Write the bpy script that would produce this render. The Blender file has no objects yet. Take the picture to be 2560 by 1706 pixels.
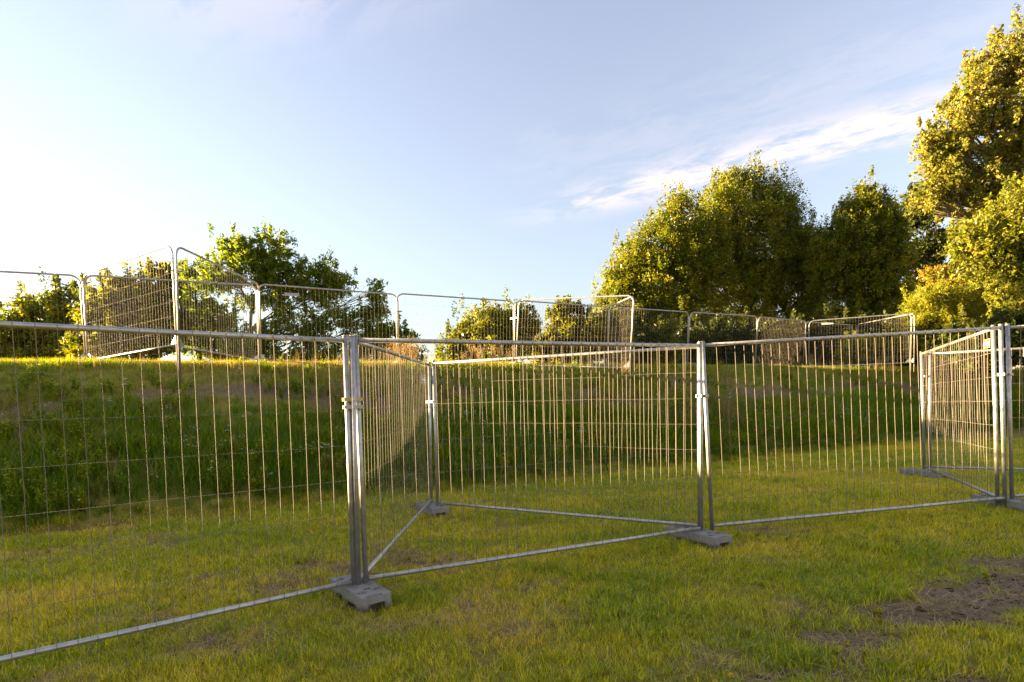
import bpy, bmesh, math, random
import numpy as np
from mathutils import Vector, Matrix

sc = bpy.context.scene
C = sc.collection
R = math.radians
random.seed(7)
rng = np.random.default_rng(11)

# ------------------------------------------------------------------ camera
W, H, F_PX, CY = 2560, 1706, 1386.3, 222.28      # photograph size, focal length and horizon shift in its pixels
PITCH, ROLL, EYE = -0.04671, -0.03325, 1.482
c_, s_ = math.cos(PITCH), math.sin(PITCH)
FW = Vector((0, c_, s_)); UP0 = Vector((0, -s_, c_)); X0 = Vector((1, 0, 0))
RT = X0 * math.cos(ROLL) + UP0 * math.sin(ROLL)
UPV = UP0 * math.cos(ROLL) - X0 * math.sin(ROLL)
cam = bpy.data.cameras.new('camera')
cam.sensor_width = 36; cam.sensor_fit = 'HORIZONTAL'
cam.lens = 36 * F_PX / W
cam.shift_y = CY / W
cam.clip_start = 0.05; cam.clip_end = 3000
camo = bpy.data.objects.new('camera', cam); C.objects.link(camo)
m = Matrix((RT, UPV, -FW)).transposed().to_4x4(); m.translation = (0, 0, EYE)
camo.matrix_world = m
sc.camera = camo

# ------------------------------------------------------------------ sky and sun
SUN_AZ, SUN_EL = R(78), R(7.0)                    # left of the view direction, low
world = bpy.data.worlds.new('World'); sc.world = world; world.use_nodes = True
nt = world.node_tree; N = nt.nodes; L = nt.links
bg = N['Background']
sky = N.new('ShaderNodeTexSky'); sky.sky_type = 'NISHITA'; sky.sun_disc = False
sky.sun_elevation = SUN_EL; sky.sun_rotation = -SUN_AZ
sky.air_density = 1.5; sky.dust_density = 0.0; sky.ozone_density = 5.0; sky.altitude = 0
bg.inputs['Strength'].default_value = 0.061

def wmath(op, a, b=None, c=None):
    n = N.new('ShaderNodeMath'); n.operation = op
    for i, v in enumerate((a, b, c)):
        if v is None: continue
        if isinstance(v, (int, float)): n.inputs[i].default_value = v
        else: L.new(v, n.inputs[i])
    return n.outputs[0]

# thin cirrus on a flat layer: long streaks that run on across the whole sky
tc = N.new('ShaderNodeTexCoord'); sep = N.new('ShaderNodeSeparateXYZ'); L.new(tc.outputs['Generated'], sep.inputs[0])
zz = wmath('ADD', wmath('MAXIMUM', sep.outputs[2], 0.03), 0.02)
px_ = wmath('DIVIDE', sep.outputs[0], zz); py_ = wmath('DIVIDE', sep.outputs[1], zz)
q_ = wmath('ADD', wmath('MULTIPLY', px_, .545), wmath('MULTIPLY', py_, .838))
a_ = wmath('SUBTRACT', wmath('MULTIPLY', px_, .838), wmath('MULTIPLY', py_, .545))
def wnoise(sa, sq, det, rough, off, dist=0.0):
    cb = N.new('ShaderNodeCombineXYZ')
    L.new(wmath('MULTIPLY', a_, sa), cb.inputs[0]); L.new(wmath('MULTIPLY', q_, sq), cb.inputs[1]); cb.inputs[2].default_value = off
    n = N.new('ShaderNodeTexNoise'); n.inputs['Scale'].default_value = 1; n.inputs['Detail'].default_value = det
    n.inputs['Roughness'].default_value = rough; n.inputs['Distortion'].default_value = dist
    L.new(cb.outputs[0], n.inputs['Vector']); return n.outputs['Fac']
def wgauss(q0, w):
    d = wmath('DIVIDE', wmath('SUBTRACT', q_, q0), w)
    return wmath('EXPONENT', wmath('MULTIPLY', wmath('MULTIPLY', d, d), -1))
def wramp(v, a, b):
    n = N.new('ShaderNodeMapRange'); n.interpolation_type = 'SMOOTHSTEP'
    n.inputs['From Min'].default_value = a; n.inputs['From Max'].default_value = b
    L.new(v, n.inputs['Value']); return n.outputs['Result']
fib = wnoise(3.4, 6.5, 9, .66, 3.1, .35)
big = wnoise(0.75, 1.6, 2, .5, 9.4)
far = wnoise(1.1, 3.0, 4, .6, 21.3, .4)
bands = wmath('ADD', wmath('MULTIPLY', wgauss(2.46, .165), 1.0), wmath('MULTIPLY', wgauss(2.0, .26), .12))
bands = wmath('ADD', bands, wmath('MULTIPLY', wgauss(0.7, .25), .7))
bands = wmath('ADD', bands, wmath('MULTIPLY', wgauss(-1.2, .35), .8))
bands = wmath('ADD', bands, wmath('MULTIPLY', wgauss(4.2, .3), .3))
start = wmath('MULTIPLY', wramp(a_, -1.75, -.55), wmath('SUBTRACT', 1, wramp(a_, 2.5, 5)))
dens = wmath('MULTIPLY', wmath('MULTIPLY', bands, start), wramp(wmath('ADD', wmath('MULTIPLY', fib, .75), wmath('MULTIPLY', big, .25)), .39, .57))
wisp = wmath('MULTIPLY', wramp(far, .60, .78), wmath('MULTIPLY', wramp(fib, .4, .65), .10))
dens = wmath('MINIMUM', wmath('ADD', dens, wisp), .85)
dens = wmath('MULTIPLY', dens, wramp(sep.outputs[2], .04, .18))
mixc = N.new('ShaderNodeMix'); mixc.data_type = 'RGBA'
# white balance and softness of the photograph, applied evenly to the whole sky
hsv = N.new('ShaderNodeHueSaturation'); hsv.inputs['Saturation'].default_value = .64; L.new(sky.outputs[0], hsv.inputs['Color'])
tn = N.new('ShaderNodeMix'); tn.data_type = 'RGBA'; tn.blend_type = 'MULTIPLY'; tn.inputs['Factor'].default_value = 1
L.new(hsv.outputs[0], tn.inputs['A']); tn.inputs['B'].default_value = (1.0, .825, .77, 1)
L.new(dens, mixc.inputs['Factor']); L.new(tn.outputs['Result'], mixc.inputs['A'])
mixc.inputs['B'].default_value = (2.0, 1.68, 1.64, 1)
L.new(mixc.outputs['Result'], bg.inputs['Color'])

sun = bpy.data.lights.new('sun', 'SUN'); sun.energy = 4.6; sun.angle = R(0.6); sun.color = (1.0, 0.72, 0.38)
suno = bpy.data.objects.new('sun', sun); C.objects.link(suno)
SUN_DIR = Vector((-math.sin(SUN_AZ) * math.cos(SUN_EL), math.cos(SUN_AZ) * math.cos(SUN_EL), math.sin(SUN_EL)))
suno.rotation_euler = SUN_DIR.to_track_quat('Z', 'Y').to_euler()
suno.location = SUN_DIR * 60

sc.view_settings.view_transform = 'Standard'; sc.view_settings.look = 'None'
sc.view_settings.exposure = 3.55
sc.cycles.use_denoising = True; sc.cycles.denoising_prefilter = 'ACCURATE'; sc.cycles.denoising_input_passes = 'RGB_ALBEDO_NORMAL'
sc.cycles.max_bounces = 6; sc.cycles.diffuse_bounces = 4; sc.cycles.glossy_bounces = 2; sc.cycles.transmission_bounces = 4
sc.view_settings.gamma = 1; sc.view_settings.use_curve_mapping = False

# ------------------------------------------------------------------ helpers
def ray(x, y):
    """direction through a photograph pixel (2560 wide)"""
    return RT * ((x - W / 2) / F_PX) - UPV * ((y - H / 2 - CY) / F_PX) + FW
def at(x, y, d):
    """point at d metres ahead through a pixel of the 2353-wide view of the photograph"""
    k = W / 2353.0
    r = ray(x * k, y * k); r = r * (d / r.y)
    return Vector((0, 0, EYE)) + r
def px2m(p, d): return p * (W / 2353.0) / F_PX * d

def tag(o, label=None, cat=None, group=None, kind=None):
    if label: o['label'] = label
    if cat: o['category'] = cat
    if group: o['group'] = group
    if kind: o['kind'] = kind
    return o
def link(name, me, mat=None, parent=None, loc=None):
    o = bpy.data.objects.new(name, me); C.objects.link(o)
    if mat and me and not me.materials: me.materials.append(mat)
    if parent: o.parent = parent
    if loc is not None: o.location = loc
    return o
def empty(name, loc):
    o = bpy.data.objects.new(name, None); o.empty_display_size = .2; C.objects.link(o); o.location = loc; return o
def mesh_np(name, v, f, attrs=None, smooth=False):
    """mesh from numpy arrays; f is (n,3) or (n,4)"""
    me = bpy.data.meshes.new(name)
    k = f.shape[1]
    me.vertices.add(len(v)); me.vertices.foreach_set('co', np.ascontiguousarray(v, dtype=np.float32).ravel())
    me.loops.add(f.size); me.loops.foreach_set('vertex_index', np.ascontiguousarray(f, dtype=np.int32).ravel())
    me.polygons.add(len(f)); me.polygons.foreach_set('loop_start', np.arange(0, f.size, k, dtype=np.int32))
    me.polygons.foreach_set('use_smooth', np.full(len(f), smooth))
    for a, val in (attrs or {}).items():
        at_ = me.attributes.new(a, 'FLOAT', 'POINT'); at_.data.foreach_set('value', np.ascontiguousarray(val, dtype=np.float32))
    me.update(calc_edges=True); me.validate()
    return me
def tube(bm, pts, rad, n=8, caps=True):
    """tapered tube along a polyline, added to a bmesh"""
    pts = [Vector(p) for p in pts]
    rad = rad if hasattr(rad, '__len__') else [rad] * len(pts)
    rings = []; up = None
    for i, p in enumerate(pts):
        t = (pts[min(i + 1, len(pts) - 1)] - pts[max(i - 1, 0)]).normalized()
        if up is None:
            up = t.orthogonal().normalized()
        up = (up - t * up.dot(t))
        up = up.normalized() if up.length > 1e-6 else t.orthogonal().normalized()
        b = t.cross(up)
        rings.append([bm.verts.new(p + (up * math.cos(2 * math.pi * k / n) + b * math.sin(2 * math.pi * k / n)) * rad[i]) for k in range(n)])
    for r0, r1 in zip(rings, rings[1:]):
        for k in range(n):
            f = bm.faces.new((r0[k], r0[(k + 1) % n], r1[(k + 1) % n], r1[k])); f.smooth = True
    if caps:
        bm.faces.new(rings[0][::-1]); bm.faces.new(rings[-1])
def bm_mesh(bm, name):
    bmesh.ops.recalc_face_normals(bm, faces=bm.faces)
    me = bpy.data.meshes.new(name); bm.to_mesh(me); bm.free(); return me
def tube_mesh(name, pts, rad, n=8, caps=True):
    bm = bmesh.new(); tube(bm, pts, rad, n, caps); return bm_mesh(bm, name)
def box(bm, x0, x1, y0, y1, z0, z1):
    vs = [bm.verts.new((x, y, z)) for x in (x0, x1) for y in (y0, y1) for z in (z0, z1)]
    for q in ((0, 1, 3, 2), (4, 6, 7, 5), (0, 4, 5, 1), (2, 3, 7, 6), (0, 2, 6, 4), (1, 5, 7, 3)):
        bm.faces.new([vs[i] for i in q])

# value noise in numpy
def _hash(i, j, s):
    n = (i.astype(np.int64) * 374761393 + j.astype(np.int64) * 668265263 + s * 982451653) & 0x7fffffff
    n = ((n ^ (n >> 13)) * 1274126177) & 0x7fffffff
    return ((n ^ (n >> 16)) & 0xffff) / 65535.0
def vnoise(x, y, s=0):
    x = np.asarray(x, float); y = np.asarray(y, float)
    i = np.floor(x); j = np.floor(y); u = x - i; v = y - j
    u = u * u * (3 - 2 * u); v = v * v * (3 - 2 * v)
    a = _hash(i, j, s); b = _hash(i + 1, j, s); c = _hash(i, j + 1, s); d = _hash(i + 1, j + 1, s)
    return (a * (1 - u) + b * u) * (1 - v) + (c * (1 - u) + d * u) * v
def fbm(x, y, s=0, o=4):
    t = 0; a = .5; tot = 0
    for k in range(o):
        t = t + a * vnoise(np.asarray(x) * 2 ** k, np.asarray(y) * 2 ** k, s + 17 * k); tot += a; a *= .5
    return t / tot
def sstep(a, b, x):
    t = np.clip((x - a) / (b - a), 0, 1); return t * t * (3 - 2 * t)

# ------------------------------------------------------------------ terrain
PF = np.array((-6.15, 13.85)); DIR = np.array((.896, .444)); NRM = np.array((-.444, .896))
def bank(x, y):
    dx = x - PF[0]; dy = y - PF[1]
    return dx * DIR[0] + dy * DIR[1], dx * NRM[0] + dy * NRM[1]       # along the fence on the crest, across it
FEET = np.array([(-1.26, 4.4, -.052), (-1.14, 7.68, -.005), (2.03, 5.83, -.047), (5.6, 6.26, .083), (7.03, 9.37, .022)])
_d = np.linalg.norm(FEET[:, None, :2] - FEET[None, :, :2], axis=2)
FW_ = np.linalg.solve(np.exp(-_d ** 2 / (2 * 1.7 ** 2)), FEET[:, 2])
def toe(t): return -6.05 + .55 * (fbm(t * .33, t * 0 + 3.3, 5, 3) - .5) * 2
def slope_u(x, y):
    t, s = bank(x, y); tt = toe(t)
    return np.clip((s - tt) / (-.35 - tt), 0, 1)
def gz(x, y):
    x = np.asarray(x, float); y = np.asarray(y, float)
    t, s = bank(x, y)
    z = sum(w * np.exp(-((x - fx) ** 2 + (y - fy) ** 2) / (2 * 1.7 ** 2)) for w, (fx, fy, _) in zip(FW_, FEET))
    z = z + .05 * (fbm(x * .5, y * .5, 2, 3) - .5)
    u = slope_u(x, y)
    zc = 2.63 - .006 * np.clip(t, -20, 60)
    zb = zc * (1 - (1 - u) ** 1.9) + .14 * (fbm(x * 1.1, y * 1.1, 8, 3) - .5) * np.clip(u * (1 - u) * 4, 0, 1)
    zb = zb + u ** 3 * (.07 * (fbm(t * .35, s * .5, 12, 3) - .5) + .04 * (fbm(t * 1.7, s * 1.2, 14, 2) - .5))
    z = z * (1 - u) + zb
    z = z - np.clip((s - 70) / 200, 0, 1) * 2.3
    return z
def gz1(x, y): return float(gz(np.array([x]), np.array([y]))[0])

BARE = [(2.75, 3.65, .6, .40), (3.7, 4.2, .7, .28), (4.2, 4.5, .6, .24), (2.0, 3.3, .5, .16), (1.4, 2.9, .5, .16), (2.2, 2.75, .4, .14), (3.2, 3.9, .5, .3), (.7, 2.85, .3, .08)]
def bare(x, y):
    b = np.zeros_like(x)
    for bx, by, rx, ry in BARE: b = np.maximum(b, np.exp(-(((x - bx) / rx) ** 2 + ((y - by) / ry) ** 2)))
    n = fbm(x * 2.3, y * 2.3, 31, 4)
    return np.clip(sstep(.24, .72, b * 1.0 + (n - .5) * 1.4), 0, 1)
def bank_bare(x, y):
    u = slope_u(x, y); t, s = bank(x, y)
    n = fbm(t * .55, s * 1.0, 41, 4)
    zone = np.exp(-((u - .45) / .2) ** 2) * .9
    return sstep(.51, .68, n * .62 + zone * .30)
def straw(x, y):
    """old mown grass lying about in drifts"""
    n = fbm(x * 2.2 + 3 + .8 * vnoise(x * 3, y * 3, 5), y * 2.6, 55, 4); m_ = fbm(x * .45, y * .6, 57, 2)
    return sstep(.57, .76, n * .72 + m_ * .28)

def axis(lo, hi, fine0, fine1, step, grow=1.25):
    a = list(np.arange(fine0, fine1 + step / 2, step)); s = step
    while a[-1] < hi: s *= grow; a.append(a[-1] + s)
    s = step
    while a[0] > lo: s *= grow; a.insert(0, a[0] - s)
    return np.array(a)
gx = axis(-900, 900, -16, 24, .16); gy = axis(-300, 1500, 1, 27, .16)
GX, GY = np.meshgrid(gx, gy); GZ = gz(GX, GY)
nx, ny = len(gx), len(gy)
vv = np.stack([GX.ravel(), GY.ravel(), GZ.ravel()], 1)
ii = (np.arange(ny - 1)[:, None] * nx + np.arange(nx - 1)[None]).ravel()
ff = np.stack([ii, ii + 1, ii + nx + 1, ii + nx], 1)
xf, yf = GX.ravel(), GY.ravel()
g_bare = np.maximum(bare(xf, yf) * (slope_u(xf, yf) < .01), bank_bare(xf, yf) * (slope_u(xf, yf) > .01))
ground_me = mesh_np('ground', vv, ff, {'bare': g_bare, 'straw': straw(xf, yf) * (slope_u(xf, yf) < .02), 'bank': slope_u(xf, yf)}, True)

# ------------------------------------------------------------------ materials
def new_mat(name):
    m_ = bpy.data.materials.new(name); m_.use_nodes = True
    n = m_.node_tree.nodes; n.clear(); o = n.new('ShaderNodeOutputMaterial')
    return m_, n, m_.node_tree.links, o
def nmix(n, l, fac, a, b):
    x = n.new('ShaderNodeMix'); x.data_type = 'RGBA'
    for k, v in (('Factor', fac), ('A', a), ('B', b)):
        if isinstance(v, (int, float)): x.inputs[k].default_value = v
        elif isinstance(v, tuple): x.inputs[k].default_value = (*v, 1)
        else: l.new(v, x.inputs[k])
    return x.outputs['Result']
def nattr(n, name, typ='GEOMETRY'):
    a = n.new('ShaderNodeAttribute'); a.attribute_name = name; a.attribute_type = typ; return a.outputs['Fac']
def nnoise(n, l, scale, det=4, rough=.55, vec=None):
    x = n.new('ShaderNodeTexNoise'); x.inputs['Scale'].default_value = scale; x.inputs['Detail'].default_value = det; x.inputs['Roughness'].default_value = rough
    if vec: l.new(vec, x.inputs['Vector'])
    return x.outputs['Fac']
def nramp(n, l, v, a, b):
    x = n.new('ShaderNodeMapRange'); x.interpolation_type = 'SMOOTHSTEP'
    x.inputs['From Min'].default_value = a; x.inputs['From Max'].default_value = b; l.new(v, x.inputs['Value']); return x.outputs['Result']

def veg_mat(name, cols, trans=.35, inst=True, rough=.6, spec=.02):
    """cols: fresh, mid, dry; picked by the tint of the piece, with a jitter for every blade or leaf"""
    m_, n, l, o = new_mat(name)
    add = n.new('ShaderNodeMath'); add.operation = 'ADD'
    if inst:
        l.new(nattr(n, 'tint', 'INSTANCER'), add.inputs[0])
        s = n.new('ShaderNodeMath'); s.operation = 'MULTIPLY_ADD'; l.new(nattr(n, 'bt'), s.inputs[0]); s.inputs[1].default_value = .8; s.inputs[2].default_value = -.4
        l.new(s.outputs[0], add.inputs[1])
    else:
        l.new(nattr(n, 'tint'), add.inputs[0]); add.inputs[1].default_value = 0
    cr = n.new('ShaderNodeValToRGB'); e = cr.color_ramp.elements
    e[0].position = 0; e[0].color = (*cols[0], 1); e[1].position = 1; e[1].color = (*cols[-1], 1)
    for k, c in enumerate(cols[1:-1]):
        x = e.new((k + 1) / (len(cols) - 1)); x.color = (*c, 1)
    l.new(add.outputs[0], cr.inputs['Fac'])
    # no two blades or leaves are equally bright
    jm = n.new('ShaderNodeMath'); jm.operation = 'MULTIPLY'; jm.inputs[1].default_value = 23.7; l.new(nattr(n, 'bt' if inst else 'tint'), jm.inputs[0])
    jf = n.new('ShaderNodeMath'); jf.operation = 'FRACT'; l.new(jm.outputs[0], jf.inputs[0])
    jv = n.new('ShaderNodeMapRange'); jv.inputs['To Min'].default_value = .45 if inst else .6; jv.inputs['To Max'].default_value = 1.5 if inst else 1.35; l.new(jf.outputs[0], jv.inputs['Value'])
    jh = n.new('ShaderNodeHueSaturation'); l.new(jv.outputs[0], jh.inputs['Value']); l.new(cr.outputs['Color'], jh.inputs['Color'])
    d = n.new('ShaderNodeBsdfDiffuse'); l.new(jh.outputs['Color'], d.inputs['Color'])
    t = n.new('ShaderNodeBsdfTranslucent')
    hs = n.new('ShaderNodeHueSaturation'); hs.inputs['Saturation'].default_value = 1.1; hs.inputs['Value'].default_value = 1.6; hs.inputs['Hue'].default_value = .492
    l.new(jh.outputs['Color'], hs.inputs['Color']); l.new(hs.outputs['Color'], t.inputs['Color'])
    a = n.new('ShaderNodeMixShader'); a.inputs[0].default_value = trans; l.new(d.outputs[0], a.inputs[1]); l.new(t.outputs[0], a.inputs[2])
    g = n.new('ShaderNodeBsdfGlossy'); g.inputs['Roughness'].default_value = rough
    fr = n.new('ShaderNodeFresnel'); fr.inputs['IOR'].default_value = 1.35
    fm = n.new('ShaderNodeMath'); fm.operation = 'MULTIPLY'; l.new(fr.outputs[0], fm.inputs[0]); fm.inputs[1].default_value = spec * 4
    b = n.new('ShaderNodeMixShader'); l.new(fm.outputs[0], b.inputs[0]); l.new(a.outputs[0], b.inputs[1]); l.new(g.outputs[0], b.inputs[2])
    l.new(b.outputs[0], o.inputs['Surface'])
    return m_

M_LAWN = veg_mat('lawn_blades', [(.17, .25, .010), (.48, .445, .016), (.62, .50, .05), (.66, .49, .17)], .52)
M_STRAW = veg_mat('old_straw', [(.20, .13, .045), (.32, .22, .08), (.45, .33, .14)], .2)
M_BANKG = veg_mat('bank_grass', [(.09, .20, .014), (.22, .26, .017), (.35, .28, .035), (.46, .33, .07)], .5)
M_HERB = veg_mat('bank_herbs', [(.08, .16, .012), (.22, .24, .016), (.36, .29, .025)], .45)
M_SEED = veg_mat('dry_seed_heads', [(.16, .11, .04), (.26, .18, .07), (.33, .24, .11)], .35)
M_WHITE = veg_mat('white_petals', [(.50, .49, .40), (.62, .60, .50), (.72, .70, .60)], .25)
M_YELLOW = veg_mat('yellow_petals', [(.55, .36, .02), (.7, .45, .03), (.75, .5, .05)], .25)

m_, n, l, o = new_mat('ground_soil_and_turf'); M_GROUND = m_
geo = n.new('ShaderNodeNewGeometry'); pos = geo.outputs['Position']
turf = nmix(n, l, nramp(n, l, nnoise(n, l, 1.7, 5, .6, pos), .3, .7), (.24, .22, .022), (.36, .30, .045))
turf = nmix(n, l, nramp(n, l, nnoise(n, l, 38, 4, .7, pos), .35, .7), turf, (.17, .12, .04))
soil = nmix(n, l, nramp(n, l, nnoise(n, l, 22, 6, .7, pos), .3, .7), (.12, .08, .047), (.24, .165, .105))
soil = nmix(n, l, nramp(n, l, nnoise(n, l, 160, 3, .6, pos), .62, .72), soil, (.21, .18, .15))
col = nmix(n, l, nattr(n, 'straw'), turf, (.15, .10, .04))
col = nmix(n, l, nattr(n, 'bare'), col, soil)
bsdf = n.new('ShaderNodeBsdfPrincipled'); l.new(col, bsdf.inputs['Base Color']); bsdf.inputs['Roughness'].default_value = .95
bsdf.inputs['Specular IOR Level'].default_value = .15
bp = n.new('ShaderNodeBump'); bp.inputs['Strength'].default_value = .6; bp.inputs['Distance'].default_value = .02
l.new(nnoise(n, l, 70, 6, .7, pos), bp.inputs['Height']); l.new(bp.outputs[0], bsdf.inputs['Normal'])
l.new(bsdf.outputs[0], o.inputs['Surface'])

def metal(name, base, rough, spread, metallic=1.0):
    m_, n, l, o = new_mat(name)
    tc_ = n.new('ShaderNodeTexCoord')
    oi = n.new('ShaderNodeObjectInfo')
    ad = n.new('ShaderNodeVectorMath'); l.new(tc_.outputs['Object'], ad.inputs[0]); l.new(oi.outputs['Random'], ad.inputs[1])
    f1 = nnoise(n, l, 14, 5, .65, ad.outputs[0]); f2 = nnoise(n, l, 90, 3, .6, ad.outputs[0])
    colr = nmix(n, l, nramp(n, l, f1, .35, .68), tuple(c * (1 - spread) for c in base), base)
    colr = nmix(n, l, nramp(n, l, f2, .62, .78), colr, tuple(c * .55 for c in base))
    b = n.new('ShaderNodeBsdfPrincipled'); l.new(colr, b.inputs['Base Color']); b.inputs['Metallic'].default_value = metallic
    mr = n.new('ShaderNodeMapRange'); mr.inputs['To Min'].default_value = rough - .08; mr.inputs['To Max'].default_value = rough + .14; l.new(f1, mr.inputs['Value'])
    l.new(mr.outputs[0], b.inputs['Roughness'])
    l.new(b.outputs[0], o.inputs['Surface']); return m_
M_STEEL = metal('galvanised_tube', (.50, .48, .45), .42, .28, .75)
M_WIRE = metal('galvanised_wire', (.23, .195, .15), .66, .15, .2)
M_CLAMP = metal('zinc_clamp', (.33, .32, .31), .42, .25)
M_BRASS = metal('yellow_zinc', (.40, .31, .15), .45, .25)

m_, n, l, o = new_mat('grey_block'); M_BLOCK = m_
geo = n.new('ShaderNodeTexCoord'); pos = geo.outputs['Object']
cc = nmix(n, l, nramp(n, l, nnoise(n, l, 6, 6, .65, pos), .3, .7), (.165, .15, .13), (.25, .23, .205))
cc = nmix(n, l, nramp(n, l, nnoise(n, l, 120, 3, .6, pos), .6, .75), cc, (.10, .095, .09))
cc = nmix(n, l, nramp(n, l, nnoise(n, l, 9, 5, .7, pos), .55, .8), cc, (.15, .115, .075))
sz = n.new('ShaderNodeSeparateXYZ'); l.new(pos, sz.inputs[0])
mud = n.new('ShaderNodeMath'); mud.operation = 'MULTIPLY_ADD'; l.new(nnoise(n, l, 14, 5, .7, pos), mud.inputs[0]); mud.inputs[1].default_value = -.14; l.new(sz.outputs[2], mud.inputs[2])
cc = nmix(n, l, nramp(n, l, mud.outputs[0], .02, -.03), cc, (.085, .062, .04))          # splashed earth along the lower edge
b = n.new('ShaderNodeBsdfPrincipled'); l.new(cc, b.inputs['Base Color']); b.inputs['Roughness'].default_value = .8
bp = n.new('ShaderNodeBump'); bp.inputs['Strength'].default_value = .35; bp.inputs['Distance'].default_value = .004
l.new(nnoise(n, l, 180, 4, .6, pos), bp.inputs['Height']); l.new(bp.outputs[0], b.inputs['Normal']); l.new(b.outputs[0], o.inputs['Surface'])

def plain(name, colr, rough=.6):
    m_, n, l, o = new_mat(name)
    b = n.new('ShaderNodeBsdfPrincipled'); b.inputs['Roughness'].default_value = rough
    tcx = n.new('ShaderNodeTexCoord')
    cx = nmix(n, l, nramp(n, l, nnoise(n, l, 25, 4, .6, tcx.outputs['Object']), .3, .75), tuple(c * .8 for c in colr), colr)
    l.new(cx, b.inputs['Base Color']); l.new(b.outputs[0], o.inputs['Surface']); return m_
M_SIGN_W = plain('sign_white', (.72, .70, .66)); M_SIGN_R = plain('sign_red', (.50, .06, .03)); M_SIGN_G = plain('sign_grey', (.42, .42, .43)); M_INK = plain('sign_ink', (.03, .03, .03))
M_MARK = plain('block_mark', (.055, .053, .05), .8)

def bark(name, a, b_):
    m_, n, l, o = new_mat(name)
    g = n.new('ShaderNodeNewGeometry')
    mp = n.new('ShaderNodeMapping'); mp.inputs['Scale'].default_value = (9, 9, 1.6); l.new(g.outputs['Position'], mp.inputs['Vector'])
    f = nnoise(n, l, 1.6, 5, .65, mp.outputs[0])
    cx = nmix(n, l, nramp(n, l, f, .35, .65), a, b_)
    b = n.new('ShaderNodeBsdfPrincipled'); l.new(cx, b.inputs['Base Color']); b.inputs['Roughness'].default_value = .9
    bp = n.new('ShaderNodeBump'); bp.inputs['Strength'].default_value = .7; bp.inputs['Distance'].default_value = .03; l.new(f, bp.inputs['Height']); l.new(bp.outputs[0], b.inputs['Normal'])
    l.new(b.outputs[0], o.inputs['Surface']); return m_
M_BARK = bark('bark', (.045, .034, .024), (.13, .10, .075))
M_BARKP = bark('pale_bark', (.10, .085, .06), (.26, .22, .17))

# ------------------------------------------------------------------ ground
ground = link('ground', ground_me, M_GROUND); tag(ground, kind='structure')

# ------------------------------------------------------------------ scattered ground cover (stuff)
def blade_arrays(specs):
    """specs: rows of base xyz, azimuth, length, lean, curl, width, tint -> tapered bent blades, three faces each"""
    b = np.array(specs); k = len(b)
    p = b[:, :3]; az = b[:, 3]; ln = b[:, 4]; lean = b[:, 5]; curl = b[:, 6]; w = b[:, 7]
    dx = np.cos(az); dy = np.sin(az); sx = -dy; sy = dx
    segs = (0, .4, .75, 1.0); wid = (.8, 1.0, .65, .04)
    V = np.zeros((k, 8, 3)); pos_ = p.copy(); prev = 0
    for i, (t, ww) in enumerate(zip(segs, wid)):
        if i:
            ang = lean + curl * (t + prev) / 2; st = (t - prev) * ln
            pos_ = pos_ + np.stack([dx * np.sin(ang) * st, dy * np.sin(ang) * st, np.cos(ang) * st], 1)
        prev = t
        off = np.stack([sx * w * ww / 2, sy * w * ww / 2, np.zeros(k)], 1)
        V[:, 2 * i] = pos_ - off; V[:, 2 * i + 1] = pos_ + off
    base = (np.arange(k) * 8)[:, None]
    Fq = np.concatenate([base + np.array([[2 * i, 2 * i + 1, 2 * i + 3, 2 * i + 2]]) for i in range(3)])
    return V.reshape(-1, 3), Fq, np.repeat(b[:, 8], 8)
def tuft(name, mat, nb, rad, l0, l1, w0, w1, lean0, lean1, curl0, curl1, seed):
    r = np.random.default_rng(seed)
    a = r.uniform(0, 2 * np.pi, nb); rr = rad * np.sqrt(r.uniform(0, 1, nb))
    sp = np.stack([np.cos(a) * rr, np.sin(a) * rr, np.full(nb, -.004), r.uniform(0, 2 * np.pi, nb), r.uniform(l0, l1, nb), r.uniform(lean0, lean1, nb),
                   r.uniform(curl0, curl1, nb), r.uniform(w0, w1, nb), r.uniform(0, 1, nb)], 1)
    v, f, t = blade_arrays(sp)
    me = mesh_np(name, v, f, {'bt': t}); me.materials.append(mat)
    return bpy.data.objects.new(name, me)
def quads_at(P, U_, V_, tint):
    """flat rhombic leaflets: P base, U_ length vector, V_ half width vector"""
    k = len(P)
    v = np.stack([P, P + U_ * .45 + V_, P + U_, P + U_ * .45 - V_], 1).reshape(-1, 3)
    f = np.arange(4 * k).reshape(k, 4)
    return v, f, np.repeat(tint, 4)
def unit(a): return a / np.maximum(np.linalg.norm(a, axis=1, keepdims=True), 1e-9)
def herb(name, seed, h=.35, stems=7, leaves=14, ls=.035):
    r = np.random.default_rng(seed); parts = []
    P = []; U_ = []; T = []
    for s in range(stems):
        a = r.uniform(0, 6.28); ln = r.uniform(.6, 1) * h; le = r.uniform(.1, .5)
        for k in range(leaves):
            t = r.uniform(.15, 1)
            P.append((math.cos(a) * math.sin(le) * ln * t, math.sin(a) * math.sin(le) * ln * t, math.cos(le) * ln * t))
            d = r.normal(size=3); d[2] = abs(d[2]) * .6 + .1; U_.append(d / np.linalg.norm(d) * ls * r.uniform(.6, 1.3)); T.append(r.uniform(0, 1))
    P = np.array(P); U_ = np.array(U_); Vv = unit(np.cross(U_, r.normal(size=U_.shape))) * np.linalg.norm(U_, axis=1, keepdims=True) * .3
    v1, f1, t1 = quads_at(P, U_, Vv, np.array(T))
    sp = [(0, 0, 0, r.uniform(0, 6.28), h * r.uniform(.6, 1), r.uniform(.1, .5), .1, .005, r.uniform(0, 1)) for _ in range(stems)]
    v2, f2, t2 = blade_arrays(sp)
    me = mesh_np(name, np.concatenate([v1, v2]), np.concatenate([f1, f2 + len(v1)]), {'bt': np.concatenate([t1, t2])}); me.materials.append(M_HERB)
    return bpy.data.objects.new(name, me)
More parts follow.
